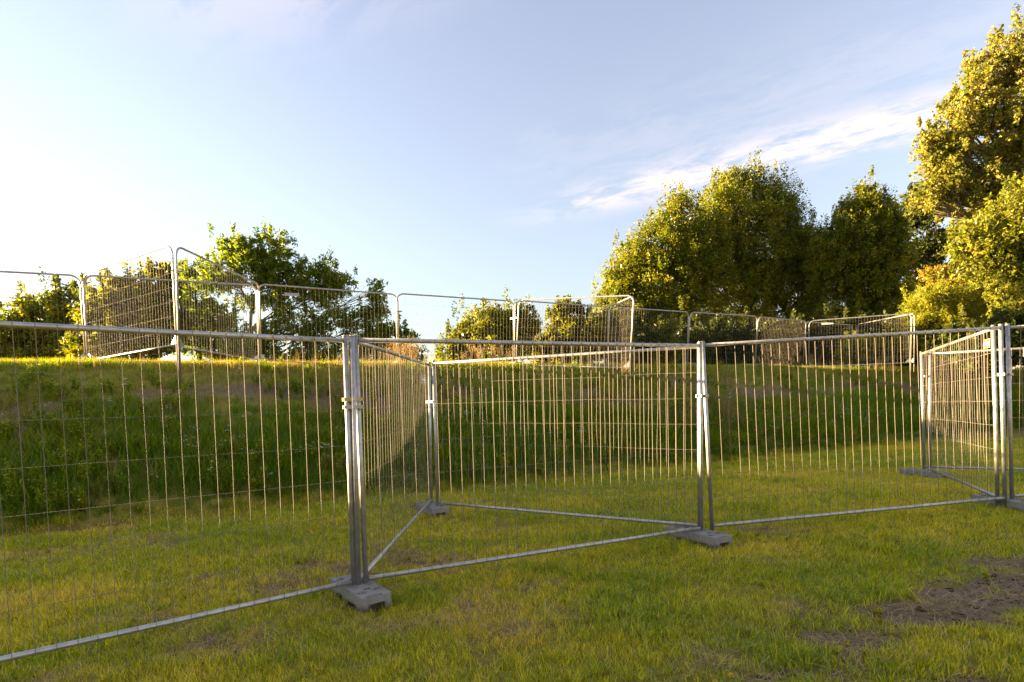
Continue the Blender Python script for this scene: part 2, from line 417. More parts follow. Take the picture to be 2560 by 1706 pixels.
def plume(name, seed, h=.7, stems=9):
    r = np.random.default_rng(seed); P = []; U_ = []; sp = []
    for s in range(stems):
        a = r.uniform(0, 6.28); ln = r.uniform(.7, 1) * h; le = r.uniform(.03, .28)
        sp.append((r.normal() * .05, r.normal() * .05, 0, a, ln, le, .15, .004, r.uniform(.3, 1)))
        for k in range(34):
            t = r.uniform(.62, 1.02); w = .028 * (1.05 - t) / .4 + .006
            P.append((math.cos(a) * math.sin(le + .08) * ln * t + r.normal() * w, math.sin(a) * math.sin(le + .08) * ln * t + r.normal() * w, math.cos(le + .08) * ln * t))
            d = r.normal(size=3) * .5 + np.array((0, 0, .9)); U_.append(d / np.linalg.norm(d) * r.uniform(.012, .03))
    P = np.array(P); U_ = np.array(U_); Vv = unit(np.cross(U_, r.normal(size=U_.shape))) * .004
    v1, f1, t1 = quads_at(P, U_, Vv, r.uniform(0, 1, len(P))); v2, f2, t2 = blade_arrays(sp)
    me = mesh_np(name, np.concatenate([v1, v2]), np.concatenate([f1, f2 + len(v1)]), {'bt': np.concatenate([t1, t2])}); me.materials.append(M_SEED)
    return bpy.data.objects.new(name, me)
def umbel(name, seed, mat, h=.45, heads=4, rad=.03, flat=.15):
    r = np.random.default_rng(seed); P = []; sp = []
    for s in range(heads):
        a = r.uniform(0, 6.28); ln = r.uniform(.75, 1) * h; le = r.uniform(.0, .3)
        sp.append((0, 0, 0, a, ln, le, 0, .005, r.uniform(0, .3)))
        c = np.array((math.cos(a) * math.sin(le) * ln, math.sin(a) * math.sin(le) * ln, math.cos(le) * ln))
        for k in range(22):
            b_ = r.uniform(0, 6.28); q = rad * math.sqrt(r.uniform(0, 1)); P.append(c + np.array((math.cos(b_) * q, math.sin(b_) * q, r.normal() * rad * flat)))
    P = np.array(P); U_ = r.normal(size=P.shape) * .006; U_[:, 2] *= .3; U_ = unit(U_) * .014
    Vv = unit(np.cross(U_, np.array((0, 0, 1.)) + r.normal(size=U_.shape) * .3)) * .007
    v1, f1, t1 = quads_at(P, U_, Vv, r.uniform(0, 1, len(P))); v2, f2, t2 = blade_arrays(sp)
    me = mesh_np(name, np.concatenate([v1, v2]), np.concatenate([f1, f2 + len(v1)]), {'bt': np.concatenate([t1, t2])})
    me.materials.append(mat); me.materials.append(M_HERB)
    me.polygons.foreach_set('material_index', np.concatenate([np.zeros(len(f1), np.int32), np.ones(len(f2), np.int32)]))
    return bpy.data.objects.new(name, me)

def scatter(name, protos, P, rotz, scale, tint, idx, label, cat, tilt=None):
    """one object of points; geometry nodes set a tuft on every point"""
    col_ = bpy.data.collections.new(name + '_tufts')
    for i, p in enumerate(protos): p.name = '%s_kind_%02d' % (name, i); col_.objects.link(p)
    k = len(P); me = bpy.data.meshes.new(name)
    me.vertices.add(k); me.vertices.foreach_set('co', np.ascontiguousarray(P, dtype=np.float32).ravel())
    rot = np.zeros((k, 3), np.float32); rot[:, 2] = rotz
    if tilt is not None: rot[:, :2] = tilt
    for nm, ty, d in (('rot', 'FLOAT_VECTOR', rot), ('scl', 'FLOAT', scale), ('tint', 'FLOAT', tint), ('idx', 'INT', idx)):
        a = me.attributes.new(nm, ty, 'POINT'); a.data.foreach_set('vector' if ty == 'FLOAT_VECTOR' else 'value', np.ascontiguousarray(d, dtype=np.int32 if ty == 'INT' else np.float32).ravel())
    me.update()
    o = link(name, me); tag(o, label, cat, kind='stuff')
    ng = bpy.data.node_groups.new(name, 'GeometryNodeTree')
    ng.interface.new_socket('Geometry', in_out='INPUT', socket_type='NodeSocketGeometry'); ng.interface.new_socket('Geometry', in_out='OUTPUT', socket_type='NodeSocketGeometry')
    n = ng.nodes; l = ng.links
    gi = n.new('NodeGroupInput'); go = n.new('NodeGroupOutput'); ip = n.new('GeometryNodeInstanceOnPoints'); ci = n.new('GeometryNodeCollectionInfo')
    ci.inputs['Collection'].default_value = col_; ci.inputs['Separate Children'].default_value = True; ci.inputs['Reset Children'].default_value = True
    def na(nm, ty):
        a = n.new('GeometryNodeInputNamedAttribute'); a.data_type = ty; a.inputs['Name'].default_value = nm; return a.outputs['Attribute']
    er = n.new('FunctionNodeEulerToRotation'); l.new(na('rot', 'FLOAT_VECTOR'), er.inputs[0])
    l.new(gi.outputs[0], ip.inputs['Points']); l.new(ci.outputs[0], ip.inputs['Instance']); ip.inputs['Pick Instance'].default_value = True
    l.new(na('idx', 'INT'), ip.inputs['Instance Index']); l.new(er.outputs[0], ip.inputs['Rotation']); l.new(na('scl', 'FLOAT'), ip.inputs['Scale'])
    l.new(ip.outputs[0], go.inputs[0])
    md = o.modifiers.new('tufts', 'NODES'); md.node_group = ng
    return o
def in_view(x, y, mg=1.6): return (np.abs(x) < .97 * y + mg) & (y > 1.6)

BLOCKS = [('A', (-1.157, 4.049), -52.6), ('F', (-1.09, 7.293), -61.0), ('C', (1.993, 5.448), -60.0), ('D', (5.59, 5.955), -82.0), ('I', (6.81, 8.83), -75.0)]
BL, BW, BH = .68, .24, .15
def block_frame(fl, ang):
    a = R(ang); v = Vector((math.cos(a), math.sin(a), 0)); nrm = Vector((-v.y, v.x, 0))
    return Vector((fl[0], fl[1], 0)) - v * (BL / 2) + nrm * (BW / 2), a
def off_blocks(x, y, mg=.045):
    ok = np.ones(len(x), bool)
    for _, fl, ang in BLOCKS:
        c, a = block_frame(fl, ang); dx = x - c.x; dy = y - c.y
        u = dx * math.cos(a) + dy * math.sin(a); v = -dx * math.sin(a) + dy * math.cos(a)
        ok &= ~((np.abs(u) < BL / 2 + mg) & (np.abs(v) < BW / 2 + mg))
    return ok

# lawn
def lawn_points():
    out = []
    for y0, y1, dens, scl in ((1.7, 4.6, 330, .95), (4.6, 7.0, 250, 1.05), (7.0, 10.5, 170, 1.25), (10.5, 15.5, 120, 1.5)):
        x0, x1 = -.97 * y1 - 1.6, .97 * y1 + 1.6; k = int((x1 - x0) * (y1 - y0) * dens)
        x = rng.uniform(x0, x1, k); y = rng.uniform(y0, y1, k)
        ok = in_view(x, y) & (slope_u(x, y) < .035) & off_blocks(x, y)
        out.append(np.stack([x[ok], y[ok], np.full(ok.sum(), scl)], 1))
    return np.concatenate(out)
LP = lawn_points(); x, y = LP[:, 0], LP[:, 1]
bb = bare(x, y); st = straw(x, y)
keep = rng.uniform(0, 1, len(x)) > np.clip(bb * .97 + st * .35, 0, .97)
LP = LP[keep]; x, y = LP[:, 0], LP[:, 1]; bb = bb[keep]; st = st[keep]
hgt = .6 + .75 * fbm(x * 1.6, y * 1.6, 71, 3) - .35 * bb - .2 * st
tint = -.05 + .78 * fbm(x * .8, y * 1.1, 73, 4) + .25 * st + rng.normal(0, .09, len(x)) - .05
lush = sstep(.56, .74, fbm(x * 1.3 + 9, y * 1.8, 77, 3)); tint = tint - .28 * lush; hgt = hgt + .25 * lush
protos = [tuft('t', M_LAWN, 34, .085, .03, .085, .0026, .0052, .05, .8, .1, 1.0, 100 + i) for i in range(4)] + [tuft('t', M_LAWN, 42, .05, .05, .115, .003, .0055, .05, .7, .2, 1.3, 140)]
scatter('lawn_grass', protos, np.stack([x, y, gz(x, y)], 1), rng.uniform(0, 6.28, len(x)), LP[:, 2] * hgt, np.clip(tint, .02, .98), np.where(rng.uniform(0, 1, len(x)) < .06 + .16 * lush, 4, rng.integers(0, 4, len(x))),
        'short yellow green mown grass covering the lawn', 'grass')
# straw lying on the lawn
k = 26000; y = rng.uniform(1.9, 11.5, k); x = rng.uniform(-1, 1, k) * (.97 * y + 1.2)
pr = np.clip(straw(x, y) * .9 + bare(x, y) * .40 + .03, 0, 1)
ok = (rng.uniform(0, 1, k) < pr) & (slope_u(x, y) < .03) & off_blocks(x, y, .05); x = x[ok]; y = y[ok]
protos = [tuft('s', M_STRAW, 16, .12, .05, .16, .0018, .0034, 1.2, 1.62, -.2, .35, 200 + i) for i in range(4)]
scatter('straw_litter', protos, np.stack([x, y, gz(x, y) + rng.uniform(.004, .03, len(x))], 1), rng.uniform(0, 6.28, len(x)), rng.uniform(.7, 1.3, len(x)), rng.uniform(.2, .9, len(x)),
        rng.integers(0, 4, len(x)), 'pale dry straw from mowing lying in drifts on the lawn', 'straw')

# crumbs of earth and small stones on the worn ground, and low broad weeds in the turf
def pebble(seed):
    r = np.random.default_rng(seed); b_ = bmesh.new(); bmesh.ops.create_icosphere(b_, subdivisions=1, radius=.011)
    for v in b_.verts: v.co *= r.uniform(.6, 1.25); v.co.z *= .65
    me = bm_mesh(b_, 'pebble'); me.materials.append(M_CLOD); return bpy.data.objects.new('pebble', me)
M_CLOD = veg_mat('earth_crumbs', [(.09, .06, .035), (.17, .12, .075), (.30, .25, .19)], .0)
k = 30000; y = rng.uniform(2.0, 6.0, k); x = rng.uniform(-1, 1, k) * (.97 * y + 1); ok = (rng.uniform(0, 1, k) < bare(x, y) * .55) & off_blocks(x, y); x = x[ok]; y = y[ok]
scatter('earth_crumbs', [pebble(700 + i) for i in range(4)], np.stack([x, y, gz(x, y)], 1), rng.uniform(0, 6.28, len(x)), np.exp(rng.normal(-.35, .5, len(x))), rng.uniform(0, 1, len(x)), rng.integers(0, 4, len(x)),
        'crumbs of earth and small stones on the worn bare soil', 'soil')
k = 420; y = rng.uniform(2.0, 10.0, k); x = rng.uniform(-1, 1, k) * (.97 * y + 1); ok = (fbm(x * .9, y * .9, 61, 3) > .52) & (slope_u(x, y) < .02) & off_blocks(x, y); x = x[ok]; y = y[ok]
scatter('lawn_weeds', [herb('w', 720 + i, .045, 7, 6, .022) for i in range(3)], np.stack([x, y, gz(x, y)], 1), rng.uniform(0, 6.28, len(x)), rng.uniform(.7, 1.3, len(x)), rng.uniform(.5, 1.1, len(x)), rng.integers(0, 3, len(x)),
        'low broad leaved weeds and clover dotted through the lawn', 'weeds')

# bank
def bank_points(dens, s0, s1, t0=-12, t1=34):
    k = int((t1 - t0) * (s1 - s0) * dens); t = rng.uniform(t0, t1, k); s = rng.uniform(s0, s1, k)
    x = PF[0] + DIR[0] * t + NRM[0] * s; y = PF[1] + DIR[1] * t + NRM[1] * s
    ok = in_view(x, y, 2.0); return x[ok], y[ok]
x, y = bank_points(135, -6.6, 1.2)
u = slope_u(x, y); bb = bank_bare(x, y)
ok = (u > .012) & (rng.uniform(0, 1, len(x)) > bb * .86); x, y, u, bb = x[ok], y[ok], u[ok], bb[ok]
n1 = fbm(x * .9, y * .9, 81, 3)
scl = (.50 + .75 * n1) * (1.25 - .75 * sstep(.22, .55, u)) * (1 - .35 * bb)
scl = scl * (.55 + .45 * sstep(0, .08, u))
tint = -.06 + .28 * n1 + .5 * (fbm(x * .55 + 5, y * .8, 83, 3) - .35) + .26 * sstep(.3, .7, u) - .16 * (1 - sstep(.06, .3, u)) + .42 * sstep(.88, .99, u) + .2 * bb + rng.normal(0, .08, len(x))  # last u term yellows the crest grass: low sunlight put into its colour
protos = [tuft('g', M_BANKG, 26, .11, .16, .44, .004, .0075, .05, .6, .3, 1.5, 300 + i) for i in range(5)]
scatter('bank_grass', protos, np.stack([x, y, gz(x, y) - .01], 1), rng.uniform(0, 6.28, len(x)), scl, np.clip(tint, 0, 1), rng.integers(0, 5, len(x)),
        'long rough green grass growing over the embankment slope', 'grass')
x, y = bank_points(30, -6.3, -.6); u = slope_u(x, y); n1 = fbm(x * .8 + 4, y * .8, 91, 3)
ok = (u > .02) & (u < .78) & (n1 > .43) & (rng.uniform(0, 1, len(x)) < 1.15 - u); x, y, u, n1 = x[ok], y[ok], u[ok], n1[ok]
protos = [herb('h', 400 + i, .38, 8, 26, .034) for i in range(4)]
scatter('bank_herbs', protos, np.stack([x, y, gz(x, y)], 1), rng.uniform(0, 6.28, len(x)), rng.uniform(.55, 1.15, len(x)) * (1.1 - .5 * u), np.clip(.2 + .9 * (n1 - .4) + rng.normal(0, .12, len(x)), 0, 1),
        rng.integers(0, 4, len(x)), 'small leaved green weeds mixed into the embankment grass', 'weeds')
# brown dead stems
x, y = bank_points(9, -6.1, .2); ok = (slope_u(x, y) > .04) & (slope_u(x, y) < .8) & (fbm(x * .7, y * .7, 95, 3) > .45); x = x[ok]; y = y[ok]
protos = [tuft('d', M_SEED, 9, .06, .25, .55, .003, .006, .0, .35, -.1, .5, 450 + i) for i in range(3)]
scatter('dead_stems', protos, np.stack([x, y, gz(x, y)], 1), rng.uniform(0, 6.28, len(x)), rng.uniform(.5, 1.1, len(x)), rng.uniform(0, .7, len(x)), rng.integers(0, 3, len(x)),
        'brown dead stalks sticking up through the embankment growth', 'weeds')
xs = []; ys = []
for _, fl, ang in BLOCKS:
    c, a = block_frame(fl, ang)
    for k in range(90):
        e_ = rng.integers(0, 4); t_ = rng.uniform(-1, 1); o_ = rng.uniform(.012, .05)
        u_, v_ = ((t_ * BL / 2, BW / 2 + o_), (t_ * BL / 2, -BW / 2 - o_), (BL / 2 + o_, t_ * BW / 2), (-BL / 2 - o_, t_ * BW / 2))[e_]
        xs.append(c.x + u_ * math.cos(a) - v_ * math.sin(a)); ys.append(c.y + u_ * math.sin(a) + v_ * math.cos(a))
x = np.array(xs); y = np.array(ys)
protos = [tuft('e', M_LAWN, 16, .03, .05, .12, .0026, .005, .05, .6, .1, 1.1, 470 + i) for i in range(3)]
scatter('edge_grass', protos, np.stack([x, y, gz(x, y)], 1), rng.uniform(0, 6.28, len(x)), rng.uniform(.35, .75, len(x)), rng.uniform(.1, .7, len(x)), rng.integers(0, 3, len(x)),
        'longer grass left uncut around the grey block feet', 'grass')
# plumes of dry seeding grass: few on the slope, drifts where the photograph shows them
PL = [(4.2, 13.4, .8, 26), (5.6, 14.3, .9, 30), (7.6, 15.6, .7, 14), (1.6, 12.6, .5, 8), (-2.6, 14.2, .35, 16), (-3.6, 10.8, .3, 5), (3.4, 16.6, .5, 8), (-.6, 15.4, .5, 8), (10.5, 19.5, .8, 8)]
xs = []; ys = []
for a, b_, r_, c in PL: xs.append(rng.normal(a, r_, c)); ys.append(rng.normal(b_, r_ * .6, c))
x = np.concatenate(xs); y = np.concatenate(ys)
protos = [plume('p', 500 + i) for i in range(3)]
scatter('seeding_grass', protos, np.stack([x, y, gz(x, y)], 1), rng.uniform(0, 6.28, len(x)), rng.uniform(.7, 1.2, len(x)), rng.uniform(.2, .9, len(x)), rng.integers(0, 3, len(x)),
        'golden seed plumes of tall dry grass on the embankment', 'grass')
# white umbels
FL = [(-4.6, 8.9, .8, 16), (-3.2, 9.3, .4, 6), (-.9, 10.9, .7, 6), (7.9, 14.6, 1.3, 40), (5.2, 13.8, 1.0, 16), (9.9, 15.6, .9, 22), (-2.4, 9.7, .4, 6), (-6.4, 9.0, .8, 4), (.9, 11.2, .6, 6)]
xs = []; ys = []
for a, b_, r_, c in FL: xs.append(rng.normal(a, r_, c)); ys.append(rng.normal(b_, r_ * .5, c))
x = np.concatenate(xs); y = np.concatenate(ys); ok = (slope_u(x, y) > .03) & (slope_u(x, y) < .45); x = x[ok]; y = y[ok]
protos = [umbel('u', 600 + i, M_WHITE, .42, 4, .016) for i in range(3)]
scatter('white_wildflowers', protos, np.stack([x, y, gz(x, y)], 1), rng.uniform(0, 6.28, len(x)), rng.uniform(.7, 1.15, len(x)), rng.uniform(.3, .9, len(x)), rng.integers(0, 3, len(x)),
        'flat white flower heads standing in the embankment grass', 'flowers')
p1 = [at(1930, 1690 * .919, 1), at(1800, 1512, 1)]
xy = []
for fx, fy in ((1822, 1690), (1788, 1702)):
    r_ = ray(fx, fy); k_ = (0.03 - EYE) / r_.z; xy.append((r_.x * k_, r_.y * k_))
x = np.array([a[0] for a in xy]); y = np.array([a[1] for a in xy])
scatter('yellow_wildflowers', [umbel('y', 620, M_YELLOW, .07, 1, .012, .3)], np.stack([x, y, gz(x, y)], 1), np.array((0., 2.)), np.array((1., .8)), np.array((.5, .5)), np.array((0, 0)),
        'two tiny yellow flowers in the lawn at the bare soil', 'flowers')

# ------------------------------------------------------------------ mesh fence panels
PW, PH = 3.48, 1.98
NV, PITCH_V = 33, .1
def panel_matrix(b0, b1, lean):
    b0 = Vector(b0); b1 = Vector(b1); X = (b1 - b0).normalized(); Z = (Vector((lean[0], lean[1], 1.97)))
    Z = (Z - X * Z.dot(X)).normalized(); Y = Z.cross(X)
    mid = (b0 + b1) / 2 - X * (PW / 2)
    mm = Matrix((X, Y, Z)).transposed().to_4x4(); mm.translation = mid; return mm
def wire_path(z0, z1, amp, seed, nseg=7, y=0.0):
    r = random.Random(seed)
    return [(r.gauss(0, amp) if 0 < i < nseg else 0, y + (r.gauss(0, amp * .7) if 0 < i < nseg else 0), z0 + (z1 - z0) * i / nseg) for i in range(nseg + 1)]
RV, RH = .0022, .0017
def hwire_path(w, amp, seed, nseg=6):
    r = random.Random(seed); return [(w * i / nseg, 0, r.gauss(0, amp) if 0 < i < nseg else 0) for i in range(nseg + 1)]
WIRES = {}
def vwires(kind, z0, z1, amp):
    if kind not in WIRES: WIRES[kind] = [tube_mesh('vertical_wire', wire_path(z0, z1, amp, 900 + 31 * i + len(kind)), RV * (.78 if kind == 'round' else 1), 4, False) for i in range(5)]
    return WIRES[kind]
HW = {False: [tube_mesh('horizontal_wire', hwire_path(PW + .02, .0015, 40 + i), RH, 4, False) for i in range(2)],
      True: [tube_mesh('horizontal_wire', hwire_path(PW + .02, .008, 50 + i), RH, 4, False) for i in range(3)]}
HWR = tube_mesh('horizontal_wire', hwire_path(PW + .02, .001, 47), RH * .65, 4, False)
post_me = tube_mesh('post', [(0, 0, -.07), (0, 0, PH)], .0205, 16)
bm = bmesh.new(); tube(bm, [(0, 0, PH - .003), (0, 0, PH + .003)], .0222, 16); POST_CAP = bm_mesh(bm, 'post_cap')
rail_me = tube_mesh('rail', [(.02, 0, 0), (PW * .33, 0, .001), (PW * .66, 0, -.001), (PW - .02, 0, 0)], .0185, 14)
sag_me = tube_mesh('rail_bent', [(.02, 0, 0), (PW * .25, 0, -.004), (PW * .5, 0, -.012), (PW * .75, 0, -.006), (PW - .02, 0, 0)], .0185, 14)
jit = random.Random(3)
def mesh_wires(root, zt, zb, side, wavy, kind, hz):
    vs = vwires(kind, zb - .018, zt + .018, .0035 if wavy else .0007)
    for i in range(NV):
        o = link('vertical_wire', vs[(i * 3 + jit.randrange(5)) % 5], M_WIRE, root, (.14 + PITCH_V * i + jit.gauss(0, .002), side * .0208, 0))
        if i % 2: o.rotation_euler = (0, 0, math.pi); 
    for k, z in enumerate(hz):
        link('horizontal_wire', HWR if kind == 'round' else HW[wavy][(k + jit.randrange(3)) % len(HW[wavy])], M_WIRE, root, (-.01, side * (.0208 + .0042), z))
def flat_panel(b0, b1, lean, label, side=-1, wavy=False, sag=False, group='square framed fence panels on the lawn'):
    mm = panel_matrix(b0, b1, lean)
    root = empty('mesh_fence', (0, 0, 0)); root.matrix_world = mm
    tag(root, label, 'fence panel', group)
    for x_ in (0, PW):
        p = link('post', post_me, M_STEEL, root, (x_, 0, 0)); link('post_cap', POST_CAP, M_STEEL, p)
    zt, zb = PH - .037, .03
    link('top_rail', sag_me if sag else rail_me, M_STEEL, root, (0, 0, zt)); link('bottom_rail', rail_me, M_STEEL, root, (0, 0, zb))
    mesh_wires(root, zt, zb, side, wavy, 'wavy' if wavy else 'flat', [zb + (zt - zb) * k / 7 for k in range(1, 7)])
    return root
BT = .13
def B(x_, y_, z_): return (x_, y_, BT + z_)
pA, pB, pF1, pF2, pC, pC2 = B(-1.308, 4.384, -.054), B(-1.221, 4.421, -.048), B(-1.188, 7.768, -.006), B(-1.08, 7.603, -.004), B(1.97, 5.812, -.051), B(2.085, 5.842, -.042)
pD, pD2, pI1, pI2 = B(5.56, 6.225, .079), B(5.67, 6.269, .087), B(6.986, 9.356, .027), B(7.083, 9.381, .017)
d1 = (Vector(pA) - Vector((-2.98, 3.12, .085))).normalized()
p1L = Vector(pA) - d1 * PW
flat_panel(p1L, pA, (.03, -.027), 'square framed mesh panel running off alone from the first block beside the long grass')
flat_panel(pB, pC, (.02, -.018), 'square framed mesh panel in the front row between the first and second blocks')
flat_panel(pC2, pD, (-.046, .0), 'square framed mesh panel between the second block and the gold lit corner')
pE0 = (-1.272, 4.487, .077)
flat_panel(pE0, pF1, (.052, -.024), 'square framed mesh panel reaching back from the first block, carrying a small white tag', side=1, wavy=False)
flat_panel(pF2, (2.0, 5.905, .078), (.03, -.01), 'square framed panel with kinked wires slanting behind the front row to the rear block', side=-1, wavy=True)
pH0 = (5.545, 6.345, .21)
flat_panel(pH0, pI1, (-.03, .03), 'square framed gold lit mesh panel with kinked wires and a red and white plate', side=1, wavy=True)
jD = Vector((.861, -.508, 0))
flat_panel(pI2, (Vector(pI2) + jD * PW), (-.02, .02), 'square framed mesh panel leaving the far rear block, carrying a grey sign', side=-1)
flat_panel(pD2, (Vector(pD2) + Vector((.99, .06, .02)).normalized() * PW), (-.04, .03), 'square framed mesh panel going on past the gold lit corner post', side=-1)

# round topped panels on the crest
RT_H = 1.88
def round_frame(leg):
    r_ = .2; pts = [(0, 0, -leg)]
    pts += [(0, 0, RT_H - r_)] + [(r_ - r_ * math.cos(a), 0, RT_H - r_ + r_ * math.sin(a)) for a in [R(k * 15) for k in range(1, 6)]] + [(r_, 0, RT_H)]
    pts += [(PW - x_, 0, z_) for x_, _, z_ in reversed(pts[1:])] + [(PW, 0, -leg)]
    return pts
FRAME = {}
def round_panel(b0, b1, lean, label, legs=(.1, .1), side=-1, gusset=(True, True), group='round topped fence panels along the crest'):
    mm = panel_matrix(b0, b1, lean); root = empty('mesh_fence', (0, 0, 0)); root.matrix_world = mm
    tag(root, label, 'fence panel', group)
    if legs not in FRAME:
        pts = round_frame(.1); pts[0] = (0, 0, -legs[0]); pts[-1] = (PW, 0, -legs[1]); FRAME[legs] = tube_mesh('frame', pts, .0205, 10)
    link('frame', FRAME[legs], M_STEEL, root)
    link('bottom_rail', rail_me, M_STEEL, root, (0, 0, 0))
    mesh_wires(root, RT_H, 0, side, False, 'round', [RT_H * k / 7 for k in range(1, 7)])
    for k, on in enumerate(gusset):
        if on:
            g = bmesh.new(); s = 1 if k == 0 else -1; x_ = 0 if k == 0 else PW
            a = [g.verts.new((x_ + s * .02, yy, zz_)) for yy in (-.003, .003) for zz_ in (0,)]
            tri = [(x_ + s * .02, .02), (x_ + s * .19, .02), (x_ + s * .02, .19)]
            g.clear(); f0 = [g.verts.new((p[0], -.003, p[1])) for p in tri]; f1 = [g.verts.new((p[0], .003, p[1])) for p in tri]
            g.faces.new(f0); g.faces.new(f1[::-1])
            for q in range(3): g.faces.new((f0[q], f0[(q + 1) % 3], f1[(q + 1) % 3], f1[q]))
            link('gusset', bm_mesh(g, 'gusset'), M_STEEL, root)
    return root
UP_ = [ # b0, b1, lean, legs, side, label
 ((-12.477, 10.8451, 2.72), (-9.39, 12.32, 2.74), (-0.030, 0.038), (0.1, 0.1), 1, 'round topped crest panel before the low dark rounded tree at the row end'),
 ((-9.33, 12.43, 2.76), (-6.24, 13.78, 2.73), (0.023, 0.011), (0.1, 0.1), -1, 'round topped crest panel closing the back of the tallest triangle, yellow green trees behind'),
 ((-9.29, 12.3, 2.75), (-6.29, 10.57, 2.82), (-0.003, 0.049), (0.1, 0.8), -1, 'round topped crest panel rising to the tallest peak, sunlit ticks along its rail'),
 ((-6.2, 10.58, 2.76), (-6.22, 13.88, 2.78), (0.061, -0.005), (0.8, 0.1), -1, 'round topped panel dropping from the tallest peak back toward the feathery ash tree'),
 ((-6.12, 13.84, 2.75), (-3.11, 15.29, 2.69), (0.091, -0.020), (0.1, 0.1), -1, 'round topped crest panel in front of the feathery ash tree with open branches'),
 ((-2.99, 15.26, 2.69), (0.04, 16.6, 2.64), (0.091, -0.077), (0.1, 0.1), -1, 'round topped crest panel in front of the wide gap of open sky'),
 ((0.17, 16.46, 2.64), (3.17, 14.63, 2.32), (0.119, -0.086), (0.1, 0.36), -1, 'round topped panel jutting off the crest before the slim pointed tree, middle triangle'),
 ((3.18, 14.75, 2.31), (3.16, 18.07, 2.62), (0.087, -0.159), (0.36, 0.1), 1, 'round topped panel seen almost edge on, gold lit, closing the middle triangle'),
 ((0.2, 16.62, 2.65), (3.15, 18.2, 2.63), (0.103, -0.118), (0.1, 0.1), -1, 'round topped crest panel along the back of the middle triangle'),
 ((3.24, 18.04, 2.6), (6.14, 19.57, 2.6), (0.079, -0.126), (0.1, 0.1), -1, 'round topped crest panel next to the middle triangle, before the big dark tree'),
 ((6.24, 19.48, 2.57), (9.23, 21.08, 2.58), (0.099, -0.165), (0.1, 0.1), -1, 'round topped crest panel tilting slightly, before the centre of the big dark tree'),
 ((9.34, 21.15, 2.57), (12.13, 23.1, 2.61), (0.095, -0.158), (0.1, 0.1), -1, 'round topped crest panel tilting most, between the big dark tree and the lone lit tree'),
 ((12.34, 23.03, 2.61), (15.53, 21.51, 2.57), (0.019, -0.027), (0.1, 0.5), -1, 'round topped panel jutting toward the bright bush, front of the farthest triangle'),
 ((15.65, 21.6, 2.58), (15.59, 24.97, 2.64), (-0.008, -0.026), (0.5, 0.1), 1, 'round topped panel running back from the bright bush, side of the farthest triangle'),
 ((12.25, 23.2, 2.61), (15.48, 25.08, 2.62), (0.020, -0.010), (0.1, 0.1), -1, 'round topped crest panel along the back of the farthest triangle'),
]
for b0, b1, lean, legs, side, lab in UP_:
    round_panel(b0, b1, lean, lab, legs, side)

# ------------------------------------------------------------------ concrete feet
def make_block():
    bm = bmesh.new(); box(bm, -BL / 2, BL / 2, -BW / 2, BW / 2, 0, BH)
    bmesh.ops.recalc_face_normals(bm, faces=bm.faces)
    bmesh.ops.bevel(bm, geom=[e for e in bm.edges], offset=.007, segments=2, affect='EDGES', profile=.5)
    base = bpy.data.objects.new('tmp_base', bm_mesh(bm, 'concrete_block')); C.objects.link(base)
    cuts = []
    def cutter(fn):
        b_ = bmesh.new(); fn(b_); o_ = bpy.data.objects.new('tmp_cut', bm_mesh(b_, 'cut')); C.objects.link(o_); cuts.append(o_)
    h, w = BL / 2, BW / 2
    cutter(lambda b_: box(b_, h - .075, h + .05, -.068, .068, -.05, .088))
    cutter(lambda b_: box(b_, -h - .05, -h + .075, -.068, .068, -.05, .088))
    cutter(lambda b_: box(b_, .06, .20, -w - .05, w + .05, -.05, .062))
    cutter(lambda b_: box(b_, -.20, -.06, -w - .05, w + .05, -.05, .062))
    cutter(lambda b_: box(b_, .135, .17, -.028, .028, .06, BH + .05))
    cutter(lambda b_: box(b_, -.17, -.105, -.03, .03, .06, BH + .05))
    cutter(lambda b_: box(b_, h - .02, h + .05, -.075, .045, BH - .012, BH + .05))
    cutter(lambda b_: box(b_, -h - .05, -h + .035, -.075, .075, BH - .016, BH + .05))
    for x_, y_, r_ in ((-.255, -.05, .026), (-.255, .05, .026), (-.06, -.065, .024), (-.06, .055, .024), (.04, -.05, .024), (.05, .06, .024)):
        cutter(lambda b_: tube(b_, [(x_, y_, .05), (x_, y_, BH + .05)], r_, 16))
    for o_ in cuts:
        md = base.modifiers.new('b', 'BOOLEAN'); md.object = o_; md.operation = 'DIFFERENCE'; md.solver = 'EXACT'
    dg = bpy.context.evaluated_depsgraph_get(); me = bpy.data.meshes.new_from_object(base.evaluated_get(dg))
    me.name = 'concrete_block'
    for o_ in cuts + [base]: bpy.data.objects.remove(o_)
    me.materials.clear(); me.materials.append(M_BLOCK)
    return me
block_me = make_block()
bm = bmesh.new(); rr = random.Random(5)
for x0, y0 in ((.20, .06), (.23, -.075), (-.215, -.075)):          # moulded figures, worn past reading
    for k in range(5):
        a = rr.uniform(.004, .007); xx = x0 + rr.uniform(-.006, .006); yy = y0 + k * .013 - .026
        box(bm, xx - .011, xx + .011, yy - .0018, yy + .0018, BH - .001, BH + .0022)
        if k % 2: box(bm, xx - .011, xx - .0075, yy + .0018, yy + .009, BH - .001, BH + .0019)
        else: box(bm, xx + .006, xx + .0095, yy + .0018, yy + .008, BH - .001, BH + .0019)
mark_me = bm_mesh(bm, 'moulded_figures')
BLAB = {'A': 'grey block foot with worn moulded figures where three fence panels meet',
        'F': 'grey block foot behind the front row, with a black strap lying against it',
        'C': 'grey block foot under the middle joint of the front fence row',
        'D': 'grey block foot under the gold lit corner posts, two notches along its side',
        'I': 'grey block foot at the back end of the gold lit panel'}
